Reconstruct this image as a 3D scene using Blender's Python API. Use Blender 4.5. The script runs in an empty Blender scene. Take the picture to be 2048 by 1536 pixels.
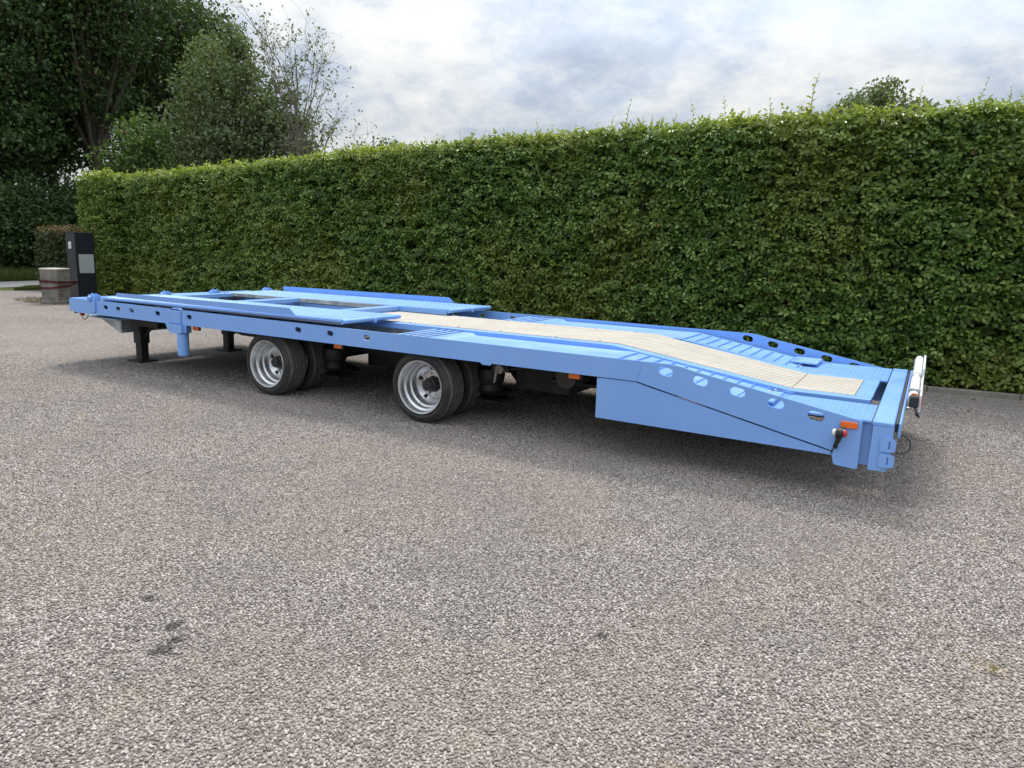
import bpy, bmesh, math, random
import numpy as np
from mathutils import Vector, Matrix
from mathutils.geometry import delaunay_2d_cdt
R = math.radians
sc = bpy.context.scene
C = sc.collection
rng = np.random.default_rng(7)
random.seed(7)

# ------------------------------------------------------------------ camera
cam_d = bpy.data.cameras.new('camera'); cam = bpy.data.objects.new('camera', cam_d); C.objects.link(cam)
cam_d.sensor_width = 36; cam_d.lens = 1442.5 / 2048 * 36
cam_d.clip_start = .05; cam_d.clip_end = 3000
YAW, PIT, ROLL = R(-29.682), R(10.595), R(1.927)
fw = Vector((math.sin(YAW)*math.cos(PIT), math.cos(YAW)*math.cos(PIT), -math.sin(PIT)))
rt = Vector((math.cos(YAW), -math.sin(YAW), 0)); up = rt.cross(fw)
r2 = rt*math.cos(ROLL) + up*math.sin(ROLL); u2 = -rt*math.sin(ROLL) + up*math.cos(ROLL)
cam.matrix_world = Matrix(((r2.x, u2.x, -fw.x, 8.0), (r2.y, u2.y, -fw.y, -4.655), (r2.z, u2.z, -fw.z, 1.449), (0, 0, 0, 1)))
sc.camera = cam

# ------------------------------------------------------------------ exposure
vs = sc.view_settings
sc.display_settings.display_device = 'sRGB'
vs.view_transform = 'Standard'; vs.look = 'None'; vs.exposure = 0.62; vs.gamma = 1.0; vs.use_curve_mapping = False

# ------------------------------------------------------------------ sun (behind the hedge, veiled by cloud)
SUN_EL, SUN_AZ = R(56), R(-24)      # azimuth measured from +Y towards +X
sd = bpy.data.lights.new('sun', 'SUN'); sd.energy = 2.0; sd.angle = R(13); sd.color = (1, .955, .89)
sun = bpy.data.objects.new('sun', sd); C.objects.link(sun)
sun_dir = Vector((math.sin(SUN_AZ)*math.cos(SUN_EL), math.cos(SUN_AZ)*math.cos(SUN_EL), math.sin(SUN_EL)))
sun.rotation_euler = sun_dir.to_track_quat('Z', 'Y').to_euler(); sun.location = (0, 20, 30)

# ------------------------------------------------------------------ world: daylight sky under broken cloud
w = bpy.data.worlds.new('World'); sc.world = w; w.use_nodes = True
nt = w.node_tree; nt.nodes.clear()
def N(nt, typ, **kw):
    n = nt.nodes.new(typ)
    for k, v in kw.items():
        if k.startswith('i_'):
            key = k[2:]
            n.inputs[int(key) if key.isdigit() else key.replace('_', ' ')].default_value = v
        else: setattr(n, k, v)
    return n
L = lambda nt, a, b: nt.links.new(a, b)
def mathn(nt, op, a, b=None, clamp=False):
    n = nt.nodes.new('ShaderNodeMath'); n.operation = op; n.use_clamp = clamp
    for i, v in enumerate((a, b)):
        if v is None: continue
        if isinstance(v, (int, float)): n.inputs[i].default_value = v
        else: nt.links.new(v, n.inputs[i])
    return n.outputs[0]
def ramp(nt, fac, stops, interp='LINEAR'):
    n = nt.nodes.new('ShaderNodeValToRGB'); n.color_ramp.interpolation = interp
    e = n.color_ramp.elements
    while len(e) < len(stops): e.new(.5)
    for i, (p, c) in enumerate(stops):
        e[i].position = p; e[i].color = (c[0], c[1], c[2], 1) if not isinstance(c, (int, float)) else (c, c, c, 1)
    nt.links.new(fac, n.inputs[0]); return n.outputs[0]
def mix(nt, fac, a, b, blend='MIX'):
    n = nt.nodes.new('ShaderNodeMix'); n.data_type = 'RGBA'; n.blend_type = blend
    for i, v in ((0, fac), (6, a), (7, b)):
        if isinstance(v, (int, float)): n.inputs[i].default_value = v
        elif isinstance(v, tuple): n.inputs[i].default_value = (*v, 1)
        else: nt.links.new(v, n.inputs[i])
    return n.outputs[2]

sky = N(nt, 'ShaderNodeTexSky', sky_type='NISHITA', sun_disc=False)
sky.sun_elevation = SUN_EL; sky.sun_rotation = SUN_AZ; sky.air_density = 1.0; sky.dust_density = 1.5
tc = N(nt, 'ShaderNodeTexCoord')
sep = N(nt, 'ShaderNodeSeparateXYZ'); L(nt, tc.outputs['Generated'], sep.inputs[0])
zc = mathn(nt, 'MAXIMUM', sep.outputs[2], 0.0)
den = mathn(nt, 'ADD', zc, .34)
cmb = N(nt, 'ShaderNodeCombineXYZ')
L(nt, mathn(nt, 'DIVIDE', sep.outputs[0], den), cmb.inputs[0]); L(nt, mathn(nt, 'DIVIDE', sep.outputs[1], den), cmb.inputs[1])
puff = N(nt, 'ShaderNodeMapping'); puff.inputs['Scale'].default_value = (1, 1, 2.1); L(nt, tc.outputs['Generated'], puff.inputs[0])
def cloud_noise(scale, detail, rough, dist, off, src=None):
    mp = N(nt, 'ShaderNodeMapping'); mp.inputs['Location'].default_value = off; L(nt, src or cmb.outputs[0], mp.inputs[0])
    mp.inputs['Rotation'].default_value = (0, 0, R(20)); mp.inputs['Scale'].default_value = (1, 1.25, 1)
    n = N(nt, 'ShaderNodeTexNoise', noise_dimensions='3D'); n.inputs['Scale'].default_value = scale
    n.inputs['Detail'].default_value = detail; n.inputs['Roughness'].default_value = rough; n.inputs['Distortion'].default_value = dist
    L(nt, mp.outputs[0], n.inputs['Vector']); return n.outputs[0]
n1 = cloud_noise(2.2, 14, .62, .1, (3.1, .7, 0)); n2 = cloud_noise(6.0, 14, .66, .1, (1.3, 5.2, 2), puff.outputs[0]); n3 = cloud_noise(.7, 4, .5, .2, (8.3, 2.2, 4))
f = mathn(nt, 'ADD', mathn(nt, 'MULTIPLY', n1, .47), mathn(nt, 'MULTIPLY', n2, .53))
cl = ramp(nt, f, [(.41, (3.7, 4.35, 5.4)), (.465, (4.5, 5.1, 5.95)), (.505, (5.4, 5.8, 6.35)), (.545, (6.3, 6.55, 6.75)), (.63, (7.7, 7.65, 7.5))])
# overcast sky brighter overhead; rise made steeper than CIE to light camera-facing sides
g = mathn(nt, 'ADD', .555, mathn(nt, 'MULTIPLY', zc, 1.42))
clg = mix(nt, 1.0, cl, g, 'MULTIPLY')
blue = mix(nt, 1.0, sky.outputs[0], (1.25, 1.2, 1.1), 'MULTIPLY')
gap = ramp(nt, n3, [(.56, 0.0), (.68, .55)])
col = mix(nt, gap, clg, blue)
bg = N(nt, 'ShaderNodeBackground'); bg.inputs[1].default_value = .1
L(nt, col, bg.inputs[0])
wo = N(nt, 'ShaderNodeOutputWorld'); L(nt, bg.outputs[0], wo.inputs[0])

# ------------------------------------------------------------------ helpers
def mat(name, color=(.5, .5, .5), rough=.5, metal=0.0, spec=None, coat=0.0):
    m = bpy.data.materials.new(name); m.use_nodes = True
    b = m.node_tree.nodes['Principled BSDF']
    b.inputs['Base Color'].default_value = (*color, 1); b.inputs['Roughness'].default_value = rough; b.inputs['Metallic'].default_value = metal
    if spec is not None: b.inputs['Specular IOR Level'].default_value = spec
    if coat: b.inputs['Coat Weight'].default_value = coat; b.inputs['Coat Roughness'].default_value = .25
    return m, m.node_tree, b
def noise_tex(nt, scale, detail=4, rough=.55, coord='Object', dist=0.0, stretch=None):
    t = N(nt, 'ShaderNodeTexCoord'); v = t.outputs[coord]
    if stretch:
        mp = N(nt, 'ShaderNodeMapping'); mp.inputs['Scale'].default_value = stretch; L(nt, v, mp.inputs[0]); v = mp.outputs[0]
    n = N(nt, 'ShaderNodeTexNoise'); n.inputs['Scale'].default_value = scale; n.inputs['Detail'].default_value = detail
    n.inputs['Roughness'].default_value = rough; n.inputs['Distortion'].default_value = dist
    L(nt, v, n.inputs['Vector']); return n.outputs[0]
def bump(nt, b, h, strength=.3, dist=.01, chain=None):
    n = N(nt, 'ShaderNodeBump'); n.inputs['Strength'].default_value = strength; n.inputs['Distance'].default_value = dist
    L(nt, h, n.inputs['Height'])
    if chain is not None: L(nt, chain, n.inputs['Normal'])
    if b is not None: L(nt, n.outputs[0], b.inputs['Normal'])
    return n.outputs[0]

def link_mesh(name, me, m=None, parent=None, loc=None):
    o = bpy.data.objects.new(name, me); C.objects.link(o)
    if m is not None and not me.materials: me.materials.append(m)
    if parent is not None: o.parent = parent
    if loc is not None: o.location = loc
    return o
def obj(name, bm, m, parent=None, smooth=False, loc=None):
    bmesh.ops.recalc_face_normals(bm, faces=bm.faces[:])
    me = bpy.data.meshes.new(name); bm.to_mesh(me); bm.free()
    if smooth:
        for p in me.polygons: p.use_smooth = True
        me.set_sharp_from_angle(angle=R(40))
    return link_mesh(name, me, m, parent, loc)
def tag(o, label=None, cat=None, group=None, kind=None):
    if label: o['label'] = label
    if cat: o['category'] = cat
    if group: o['group'] = group
    if kind: o['kind'] = kind
    return o
def empty(name, loc=(0, 0, 0), rz=0, parent=None):
    o = bpy.data.objects.new(name, None); C.objects.link(o); o.location = loc; o.rotation_euler = (0, 0, rz)
    o.empty_display_size = .2
    if parent: o.parent = parent
    return o
BM = bmesh.new
def add_box(bm, x0, x1, y0, y1, z0, z1, bev=0.0, M=None):
    r = bmesh.ops.create_cube(bm, size=1.0)
    vs_ = r['verts']
    for v in vs_:
        v.co = Vector(((x0+x1)/2 + v.co.x*(x1-x0), (y0+y1)/2 + v.co.y*(y1-y0), (z0+z1)/2 + v.co.z*(z1-z0)))
    if bev > 0:
        es = list({e for v in vs_ for e in v.link_edges})
        rr = bmesh.ops.bevel(bm, geom=es, offset=bev, segments=1, affect='EDGES')
        vs_ = list({v for f_ in rr['faces'] for v in f_.verts} | {v for v in vs_ if v.is_valid})
    if M is not None:
        for v in vs_: v.co = M @ v.co
    return vs_
def box(name, m, parent, x0, x1, y0, y1, z0, z1, bev=.003):
    bm = BM(); add_box(bm, x0, x1, y0, y1, z0, z1, bev); return obj(name, bm, m, parent)
def add_tube(bm, p0, p1, r0, r1=None, seg=12, cap=True):
    p0, p1 = Vector(p0), Vector(p1); r1 = r0 if r1 is None else r1
    d = (p1-p0); q = d.to_track_quat('Z', 'Y')
    rings = []
    for p, r in ((p0, r0), (p1, r1)):
        rings.append([bm.verts.new(p + q @ Vector((r*math.cos(a), r*math.sin(a), 0))) for a in [2*math.pi*i/seg for i in range(seg)]])
    for i in range(seg):
        bm.faces.new((rings[0][i], rings[0][(i+1) % seg], rings[1][(i+1) % seg], rings[1][i]))
    if cap:
        bm.faces.new(rings[0][::-1]); bm.faces.new(rings[1])
def tube(name, m, parent, p0, p1, r0, r1=None, seg=16):
    bm = BM(); add_tube(bm, p0, p1, r0, r1, seg); return obj(name, bm, m, parent, smooth=True)
def add_path(bm, pts, r, seg=6):
    pts = [Vector(p) for p in pts]; prev = None
    n = len(pts)
    for i, p in enumerate(pts):
        d = (pts[min(i+1, n-1)] - pts[max(i-1, 0)]).normalized(); q = d.to_track_quat('Z', 'Y')
        rr = r[i] if isinstance(r, (list, tuple)) else r
        ring = [bm.verts.new(p + q @ Vector((rr*math.cos(2*math.pi*k/seg), rr*math.sin(2*math.pi*k/seg), 0))) for k in range(seg)]
        if prev:
            # align ring start to limit twisting
            off = min(range(seg), key=lambda s: (ring[s].co-prev[0].co).length)
            ring = ring[off:] + ring[:off]
            for k in range(seg): bm.faces.new((prev[k], prev[(k+1) % seg], ring[(k+1) % seg], ring[k]))
        else: bm.faces.new(ring[::-1])
        prev = ring
    bm.faces.new(prev)
def slot2d(cx, cz, w, h, ang=0, rr=None, seg=4):
    rr = h/2 if rr is None else rr; pts = []
    for sx, sz, a0 in ((1, 1, 0), (-1, 1, 90), (-1, -1, 180), (1, -1, 270)):
        for k in range(seg+1):
            a = R(a0 + 90*k/seg)
            x = sx*(w/2-rr) + rr*math.cos(a); z = sz*(h/2-rr) + rr*math.sin(a)
            pts.append((cx + x*math.cos(ang) - z*math.sin(ang), cz + x*math.sin(ang) + z*math.cos(ang)))
    return pts
def plate_xz(pts, y0, y1, holes=(), bm=None):
    """flat plate in the XZ plane with real openings, between y0 and y1"""
    bm = BM() if bm is None else bm
    loops = [pts] + list(holes); vv = []; ee = []
    for loop in loops:
        k0 = len(vv); vv += [Vector((p[0], p[1])) for p in loop]; ee += [(k0+i, k0+(i+1) % len(loop)) for i in range(len(loop))]
    def inside(x, z, loop):
        r = False
        for (ax, az), (bx, bz) in zip(loop, list(loop[1:]) + [loop[0]]):
            if (az > z) != (bz > z) and x < (bx-ax)*(z-az)/(bz-az)+ax: r = not r
        return r
    ov, oe, of = delaunay_2d_cdt(vv, ee, [], 0, 1e-6)[:3]
    fa = []
    for f_ in of:
        cx_, cz_ = sum(ov[i].x for i in f_)/len(f_), sum(ov[i].y for i in f_)/len(f_)
        if inside(cx_, cz_, pts) and not any(inside(cx_, cz_, h) for h in holes): fa.append(f_)
    tmp = BM(); tv = [tmp.verts.new((v.x, y0, v.y)) for v in ov]
    for f_ in fa: tmp.faces.new([tv[i] for i in f_])
    bmesh.ops.delete(tmp, geom=[v for v in tmp.verts if not v.link_faces], context='VERTS')
    r = bmesh.ops.extrude_face_region(tmp, geom=tmp.faces[:])
    bmesh.ops.translate(tmp, vec=(0, y1-y0, 0), verts=[v for v in r['geom'] if isinstance(v, bmesh.types.BMVert)])
    me = bpy.data.meshes.new('t'); tmp.to_mesh(me); tmp.free(); bm.from_mesh(me); bpy.data.meshes.remove(me)
    return bm
def plate_xy(pts, z0, z1, holes=()):
    bm = plate_xz(pts, 0, 1, holes)
    for v in bm.verts: v.co = Vector((v.co.x, v.co.z, z0 + v.co.y*(z1-z0)))
    return bm
def lathe(name, prof, m, parent=None, seg=48, axis='y', closed=True):
    """prof: list of (y, r) revolved round the Y axis"""
    bm = BM(); rings = []
    for (y, r) in prof:
        rings.append([bm.verts.new((r*math.cos(2*math.pi*k/seg), y, r*math.sin(2*math.pi*k/seg))) for k in range(seg)])
    n = len(rings)
    for i in range(n if closed else n-1):
        a, b = rings[i], rings[(i+1) % n]
        for k in range(seg): bm.faces.new((a[k], a[(k+1) % seg], b[(k+1) % seg], b[k]))
    return obj(name, bm, m, parent, smooth=True)

# ------------------------------------------------------------------ materials
def paint_material():
    m, nt, b = mat('blue paint', (.185, .345, .69), .36, coat=.15)
    n = noise_tex(nt, 1.7, 5, .6); n2_ = noise_tex(nt, 34, 4, .7)
    c1 = mix(nt, ramp(nt, n, [(.35, 0.0), (.7, 1.0)]), (.195, .39, .80), (.215, .42, .835))
    n4 = noise_tex(nt, 9, 6, .72)
    c2 = mix(nt, ramp(nt, n4, [(.63, 0.0), (.74, .35)]), c1, (.22, .38, .70))
    n5 = noise_tex(nt, 60, 3, .6)
    c3 = mix(nt, ramp(nt, n5, [(.70, 0.0), (.76, .5)]), c2, (.28, .44, .76))
    dust = noise_tex(nt, 2.2, 7, .72, stretch=(1, 1, .25)); c3 = mix(nt, ramp(nt, dust, [(.50, 0.0), (.72, .22)]), c3, (.29, .42, .66))
    scr = noise_tex(nt, 22, 6, .75, stretch=(.08, 1, 1)); c3 = mix(nt, ramp(nt, scr, [(.66, 0.0), (.72, .35)]), c3, (.36, .50, .76))
    chip = noise_tex(nt, 38, 5, .7); c3 = mix(nt, ramp(nt, chip, [(.735, 0.0), (.76, .6)]), c3, (.10, .11, .14))
    L(nt, c3, b.inputs['Base Color'])
    L(nt, ramp(nt, dust, [(.3, .26), (.7, .52)]), b.inputs['Roughness'])
    h = bump(nt, None, n2_, .05, .004); bump(nt, b, noise_tex(nt, 3, 3, .5), .10, .03, h)
    return m
PAINT = paint_material()
def tread_paint():
    m, nt, b = mat('blue tread paint', (.16, .35, .74), .33, coat=.15)
    t = N(nt, 'ShaderNodeTexCoord')
    mp = N(nt, 'ShaderNodeMapping'); mp.inputs['Scale'].default_value = (1, 1, 1); L(nt, t.outputs['Object'], mp.inputs[0])
    wv = N(nt, 'ShaderNodeTexWave', wave_type='BANDS', bands_direction='X'); wv.inputs['Scale'].default_value = 9; wv.inputs['Distortion'].default_value = .6; wv.inputs['Detail'].default_value = 1
    L(nt, mp.outputs[0], wv.inputs['Vector'])
    v = N(nt, 'ShaderNodeTexVoronoi'); v.inputs['Scale'].default_value = 28; L(nt, t.outputs['Object'], v.inputs['Vector'])
    h = bump(nt, None, wv.outputs['Fac'], .5, .008)
    bump(nt, b, v.outputs['Distance'], .35, .006, h)
    n = noise_tex(nt, 5, 5, .7)
    L(nt, mix(nt, ramp(nt, n, [(.35, 0.0), (.7, 1.0)]), (.20, .40, .79), (.23, .44, .83)), b.inputs['Base Color'])
    return m
TREAD = tread_paint()
def cream_material():
    m, nt, b = mat('cream chequer plate', (.52, .46, .36), .62)
    t = N(nt, 'ShaderNodeTexCoord')
    mp = N(nt, 'ShaderNodeMapping'); mp.inputs['Rotation'].default_value = (0, 0, R(9)); L(nt, t.outputs['Object'], mp.inputs[0])
    wv = N(nt, 'ShaderNodeTexWave', wave_type='BANDS', bands_direction='X'); wv.inputs['Scale'].default_value = 7.5; wv.inputs['Distortion'].default_value = .4
    L(nt, mp.outputs[0], wv.inputs['Vector'])
    br = N(nt, 'ShaderNodeTexBrick'); br.inputs['Scale'].default_value = 22; br.offset = .5; br.inputs['Mortar Size'].default_value = .05; br.inputs['Mortar Smooth'].default_value = .8
    br.inputs['Color1'].default_value = br.inputs['Color2'].default_value = (1, 1, 1, 1); br.inputs['Mortar'].default_value = (0, 0, 0, 1)
    L(nt, mp.outputs[0], br.inputs['Vector'])
    h = bump(nt, None, wv.outputs['Fac'], .6, .010); bump(nt, b, br.outputs['Color'], .6, .005, h)
    n = noise_tex(nt, 3.2, 6, .7); n2_ = noise_tex(nt, 24, 5, .7)
    c = mix(nt, ramp(nt, n, [(.35, 0.0), (.7, 1.0)]), (.47, .43, .36), (.59, .55, .47))
    c = mix(nt, ramp(nt, n2_, [(.56, 0.0), (.72, .55)]), c, (.40, .35, .27))
    c = mix(nt, ramp(nt, br.outputs['Color'], [(0.0, .3), (.8, 0.0)]), c, (.30, .26, .2))
    sc_ = noise_tex(nt, 5, 5, .7, stretch=(.12, 1, 1)); c = mix(nt, ramp(nt, sc_, [(.58, 0.0), (.70, .45)]), c, (.20, .18, .155))
    L(nt, c, b.inputs['Base Color']); return m
CREAM = cream_material()
def galv_material():
    m, nt, b = mat('galvanised steel', (.42, .45, .47), .5, .55)
    n = noise_tex(nt, 7, 5, .65)
    L(nt, mix(nt, ramp(nt, n, [(.4, 0.0), (.62, 1.0)]), (.30, .33, .34), (.58, .60, .60)), b.inputs['Base Color']); return m
GALV = galv_material()
def dark_steel():
    m, nt, b = mat('black chassis paint', (.022, .023, .025), .6)
    n = noise_tex(nt, 11, 5, .7)
    L(nt, mix(nt, ramp(nt, n, [(.5, 0.0), (.75, 1.0)]), (.016, .017, .02), (.055, .046, .038)), b.inputs['Base Color']); return m
DARK = dark_steel()
def rubber():
    m, nt, b = mat('tyre rubber', (.03, .03, .032), .78)
    n = noise_tex(nt, 6, 5, .65)
    L(nt, mix(nt, ramp(nt, n, [(.4, 0.0), (.75, 1.0)]), (.018, .019, .021), (.062, .056, .048)), b.inputs['Base Color'])
    bump(nt, b, noise_tex(nt, 120, 2, .5), .08, .002); return m
RUBBER = rubber()
def tread_rubber():
    m, nt, b = mat('dusty tyre tread', (.07, .066, .06), .85)
    n = noise_tex(nt, 14, 5, .7)
    L(nt, mix(nt, ramp(nt, n, [(.35, 0.0), (.7, 1.0)]), (.095, .09, .083), (.19, .178, .16)), b.inputs['Base Color']); return m
TREADRUB = tread_rubber()
def rim_material():
    m, nt, b = mat('silver wheel paint', (.62, .63, .64), .3, .92)
    n = noise_tex(nt, 10, 5, .7)
    L(nt, mix(nt, ramp(nt, n, [(.5, 0.0), (.75, .7)]), (.66, .67, .68), (.38, .36, .34)), b.inputs['Base Color'])
    L(nt, ramp(nt, n, [(.3, .20), (.7, .40)]), b.inputs['Roughness']); return m
RIM = rim_material()
BLACK = mat('black rubber', (.02, .02, .021), .55)[0]
HUB = mat('black hub grease', (.016, .016, .018), .42)[0]
ORANGE = mat('amber lens', (.85, .16, .01), .28, coat=.4)[0]
REDL = mat('red lens', (.55, .02, .02), .22, coat=.4)[0]
WHITEL = mat('clear lens', (.78, .79, .8), .2, coat=.4)[0]
def white_paint():
    m, nt, b = mat('white paint', (.74, .75, .74), .45)
    n = noise_tex(nt, 18, 5, .7)
    L(nt, mix(nt, ramp(nt, n, [(.55, 0.0), (.72, .7)]), (.76, .77, .76), (.46, .43, .38)), b.inputs['Base Color']); return m
WHITE = white_paint()
def concrete(name, a, b_, d):
    m, nt, b = mat(name, a, .88)
    n = noise_tex(nt, 3.5, 8, .7); n2_ = noise_tex(nt, 30, 5, .7)
    c = mix(nt, ramp(nt, n, [(.36, 0.0), (.66, 1.0)]), a, b_)
    c = mix(nt, ramp(nt, n2_, [(.5, 0.0), (.75, .6)]), c, d)
    L(nt, c, b.inputs['Base Color']); bump(nt, b, n2_, .4, .01); return m
CONC = concrete('weathered concrete', (.10, .09, .078), (.30, .275, .235), (.075, .07, .06))
KERB = concrete('mossy kerb concrete', (.17, .155, .125), (.27, .25, .205), (.08, .085, .05))
CONCTOP = concrete('pale concrete cap', (.5, .46, .37), (.6, .56, .46), (.36, .33, .26))
BARK = concrete('tree bark', (.075, .058, .043), (.13, .105, .08), (.035, .03, .024))
TWIG = concrete('bare twig bark', (.15, .125, .10), (.22, .19, .155), (.09, .075, .06))

def leaf_material(name, cols, patch=None, transl=.25, rough=.5, pscale=.55, spec=.35):
    """cols: three colours picked by the per-leaf attribute 'rnd'; 'fresh' mixes to young growth"""
    m = bpy.data.materials.new(name); m.use_nodes = True; nt = m.node_tree
    b = nt.nodes['Principled BSDF']; b.inputs['Roughness'].default_value = rough; b.inputs['Specular IOR Level'].default_value = spec
    a = N(nt, 'ShaderNodeAttribute', attribute_name='rnd')
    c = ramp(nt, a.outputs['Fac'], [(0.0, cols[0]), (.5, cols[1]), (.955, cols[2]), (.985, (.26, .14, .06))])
    if patch is not None:
        n = noise_tex(nt, pscale, 4, .6)
        c = mix(nt, ramp(nt, n, [(.45, 0.0), (.65, .5)]), c, patch)
    fr = N(nt, 'ShaderNodeAttribute', attribute_name='fresh')
    c = mix(nt, fr.outputs['Fac'], c, cols[3])
    L(nt, c, b.inputs['Base Color'])
    tr = N(nt, 'ShaderNodeBsdfTranslucent')
    L(nt, mix(nt, 1.0, c, (1.25, 1.3, .7), 'MULTIPLY'), tr.inputs[0])
    ms = N(nt, 'ShaderNodeMixShader'); ms.inputs[0].default_value = transl
    L(nt, b.outputs[0], ms.inputs[1]); L(nt, tr.outputs[0], ms.inputs[2])
    L(nt, ms.outputs[0], nt.nodes['Material Output'].inputs[0]); return m
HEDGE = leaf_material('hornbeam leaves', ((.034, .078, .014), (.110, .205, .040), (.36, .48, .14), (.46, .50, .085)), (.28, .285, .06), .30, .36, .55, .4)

def gravel_nodes(nt, b, stones):
    geo = N(nt, 'ShaderNodeNewGeometry')
    def pn(scale, detail=4, rough=.6, dist=0.0):
        n = N(nt, 'ShaderNodeTexNoise'); n.inputs['Scale'].default_value = scale; n.inputs['Detail'].default_value = detail; n.inputs['Roughness'].default_value = rough; n.inputs['Distortion'].default_value = dist
        L(nt, geo.outputs['Position'], n.inputs['Vector']); return n.outputs[0]
    pal = [(0.0, (.15, .125, .112)), (.25, (.30, .257, .232)), (.5, (.43, .374, .342)), (.75, (.56, .492, .455)), (1.0, (.73, .66, .615))]
    if stones:
        oi = N(nt, 'ShaderNodeObjectInfo'); c = ramp(nt, oi.outputs['Random'], pal)
        fine = pn(160, 3, .6); c = mix(nt, ramp(nt, fine, [(.45, 0.0), (.7, .45)]), c, (.16, .145, .135))
    else:
        v = N(nt, 'ShaderNodeTexVoronoi'); v.inputs['Scale'].default_value = 80; v.inputs['Randomness'].default_value = 1
        L(nt, geo.outputs['Position'], v.inputs['Vector'])
        sp = N(nt, 'ShaderNodeSeparateColor'); L(nt, v.outputs['Color'], sp.inputs[0])
        c = ramp(nt, sp.outputs[0], pal)
        c = mix(nt, ramp(nt, v.outputs['Distance'], [(.30, 0.0), (.62, .85)]), c, (.055, .048, .045))
        v2 = N(nt, 'ShaderNodeTexVoronoi'); v2.inputs['Scale'].default_value = 42; L(nt, geo.outputs['Position'], v2.inputs['Vector'])
        sp2 = N(nt, 'ShaderNodeSeparateColor'); L(nt, v2.outputs['Color'], sp2.inputs[0])
        c = mix(nt, .35, c, ramp(nt, sp2.outputs[0], pal)); c = mix(nt, 1.0, c, (.84, .84, .84), 'MULTIPLY')
        inv = mathn(nt, 'SUBTRACT', 1.0, v.outputs['Distance'])
        h = bump(nt, None, inv, .9, .010); bump(nt, b, pn(30, 3, .6), .5, .012, h)
    # stains with a shape of their own: earthy film, tan patches, a few oil spots
    c = mix(nt, 1.0, c, (.91, .922, .912), 'MULTIPLY')
    c = mix(nt, ramp(nt, pn(.55, 5, .6, .5), [(.42, 0.0), (.60, .30)]), c, (.33, .28, .235))
    c = mix(nt, ramp(nt, pn(.9, 5, .65, .3), [(.48, 0.0), (.66, .30)]), c, (.20, .185, .175))
    c = mix(nt, ramp(nt, pn(2.6, 4, .6), [(.64, 0.0), (.72, .5)]), c, (.40, .32, .22))
    c = mix(nt, ramp(nt, pn(5.5, 3, .6), [(.735, 0.0), (.77, .85)]), c, (.045, .042, .04))
    # oil drips and earthy patches the yard has picked up, each at its own place
    wob = pn(26, 4, .7)
    def spot(x, y, r0, colr, amt, c):
        d = N(nt, 'ShaderNodeVectorMath', operation='DISTANCE'); L(nt, geo.outputs['Position'], d.inputs[0]); d.inputs[1].default_value = (x, y, 0)
        q = mathn(nt, 'ADD', mathn(nt, 'DIVIDE', d.outputs['Value'], r0), mathn(nt, 'MULTIPLY', mathn(nt, 'SUBTRACT', wob, .5), 3.4))
        return mix(nt, ramp(nt, q, [(.55, amt), (1.0, 0.0)]), c, colr)
    for x, y, r0 in ((5.661, -3.092, .045), (5.783, -3.227, .05), (5.765, -3.155, .03), (5.396, -3.006, .04), (7.076, -2.261, .035)): c = spot(x, y, r0, (.045, .04, .037), .75, c)
    for x, y, r0 in ((5.958, -3.475, .12), (6.98, -3.043, .07), (6.494, -1.276, .28), (5.614, -2.274, .22), (7.587, -1.715, .10), (6.3, -.9, .3)): c = spot(x, y, r0, (.38, .31, .23), .22, c)
    L(nt, c, b.inputs['Base Color'])
m, nt_, b_ = mat('gravel surface', (.3, .27, .25), .9, spec=.25); gravel_nodes(nt_, b_, False); GRAVEL = m
m, nt_, b_ = mat('gravel stone', (.3, .27, .25), .82, spec=.3); gravel_nodes(nt_, b_, True); STONE = m
def soil():
    m, nt, b = mat('rough grass ground', (.07, .09, .03), .95, spec=.1)
    n = noise_tex(nt, .8, 8, .7); n2_ = noise_tex(nt, 14, 5, .7)
    c = mix(nt, ramp(nt, n, [(.35, 0.0), (.65, 1.0)]), (.055, .085, .022), (.105, .115, .04))
    c = mix(nt, ramp(nt, n2_, [(.45, 0.0), (.7, .6)]), c, (.06, .05, .03))
    L(nt, c, b.inputs['Base Color']); bump(nt, b, n2_, .8, .05); return m
SOIL = soil()
ASPH = concrete('worn lane asphalt', (.20, .195, .195), (.27, .265, .265), (.14, .135, .135))
GRASS = leaf_material('grass blades', ((.05, .085, .018), (.075, .12, .028), (.11, .15, .04), (.2, .2, .06)), None, .3, .55)

# ------------------------------------------------------------------ ground, lane
def sheet(name, pts, z, m, sub=None):
    bm = BM(); bm.faces.new([bm.verts.new((p[0], p[1], z)) for p in pts])
    return tag(obj(name, bm, m), kind='structure')
sheet('ground', [(-700, -700), (700, -700), (700, 700), (-700, 700)], -.016, SOIL)
YARD = [(-12.4, -40), (40, -40), (40, 8), (12, 5.25), (9, 4.93), (8, 4.80), (7, 4.74), (4, 4.85), (0, 5.05), (-8, 5.55), (-9.6, 5.6), (-11.6, 5.55), (-12.3, 4.6), (-12.7, 2.5), (-12.9, 0)]
sheet('gravel_yard', YARD, 0.0, GRAVEL)
sheet('lane', [(-9.5, -40), (-12.2, -40), (-13.0, -10), (-13.3, 0), (-13.42, 5.3), (-13.9, 7.0), (-16, 20), (-24, 60), (-27, 60), (-18.4, 20), (-16.1, 7.2), (-15.7, 5.3), (-15.4, 0), (-15, -10), (-14, -40)][1:], -.006, ASPH)
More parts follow.
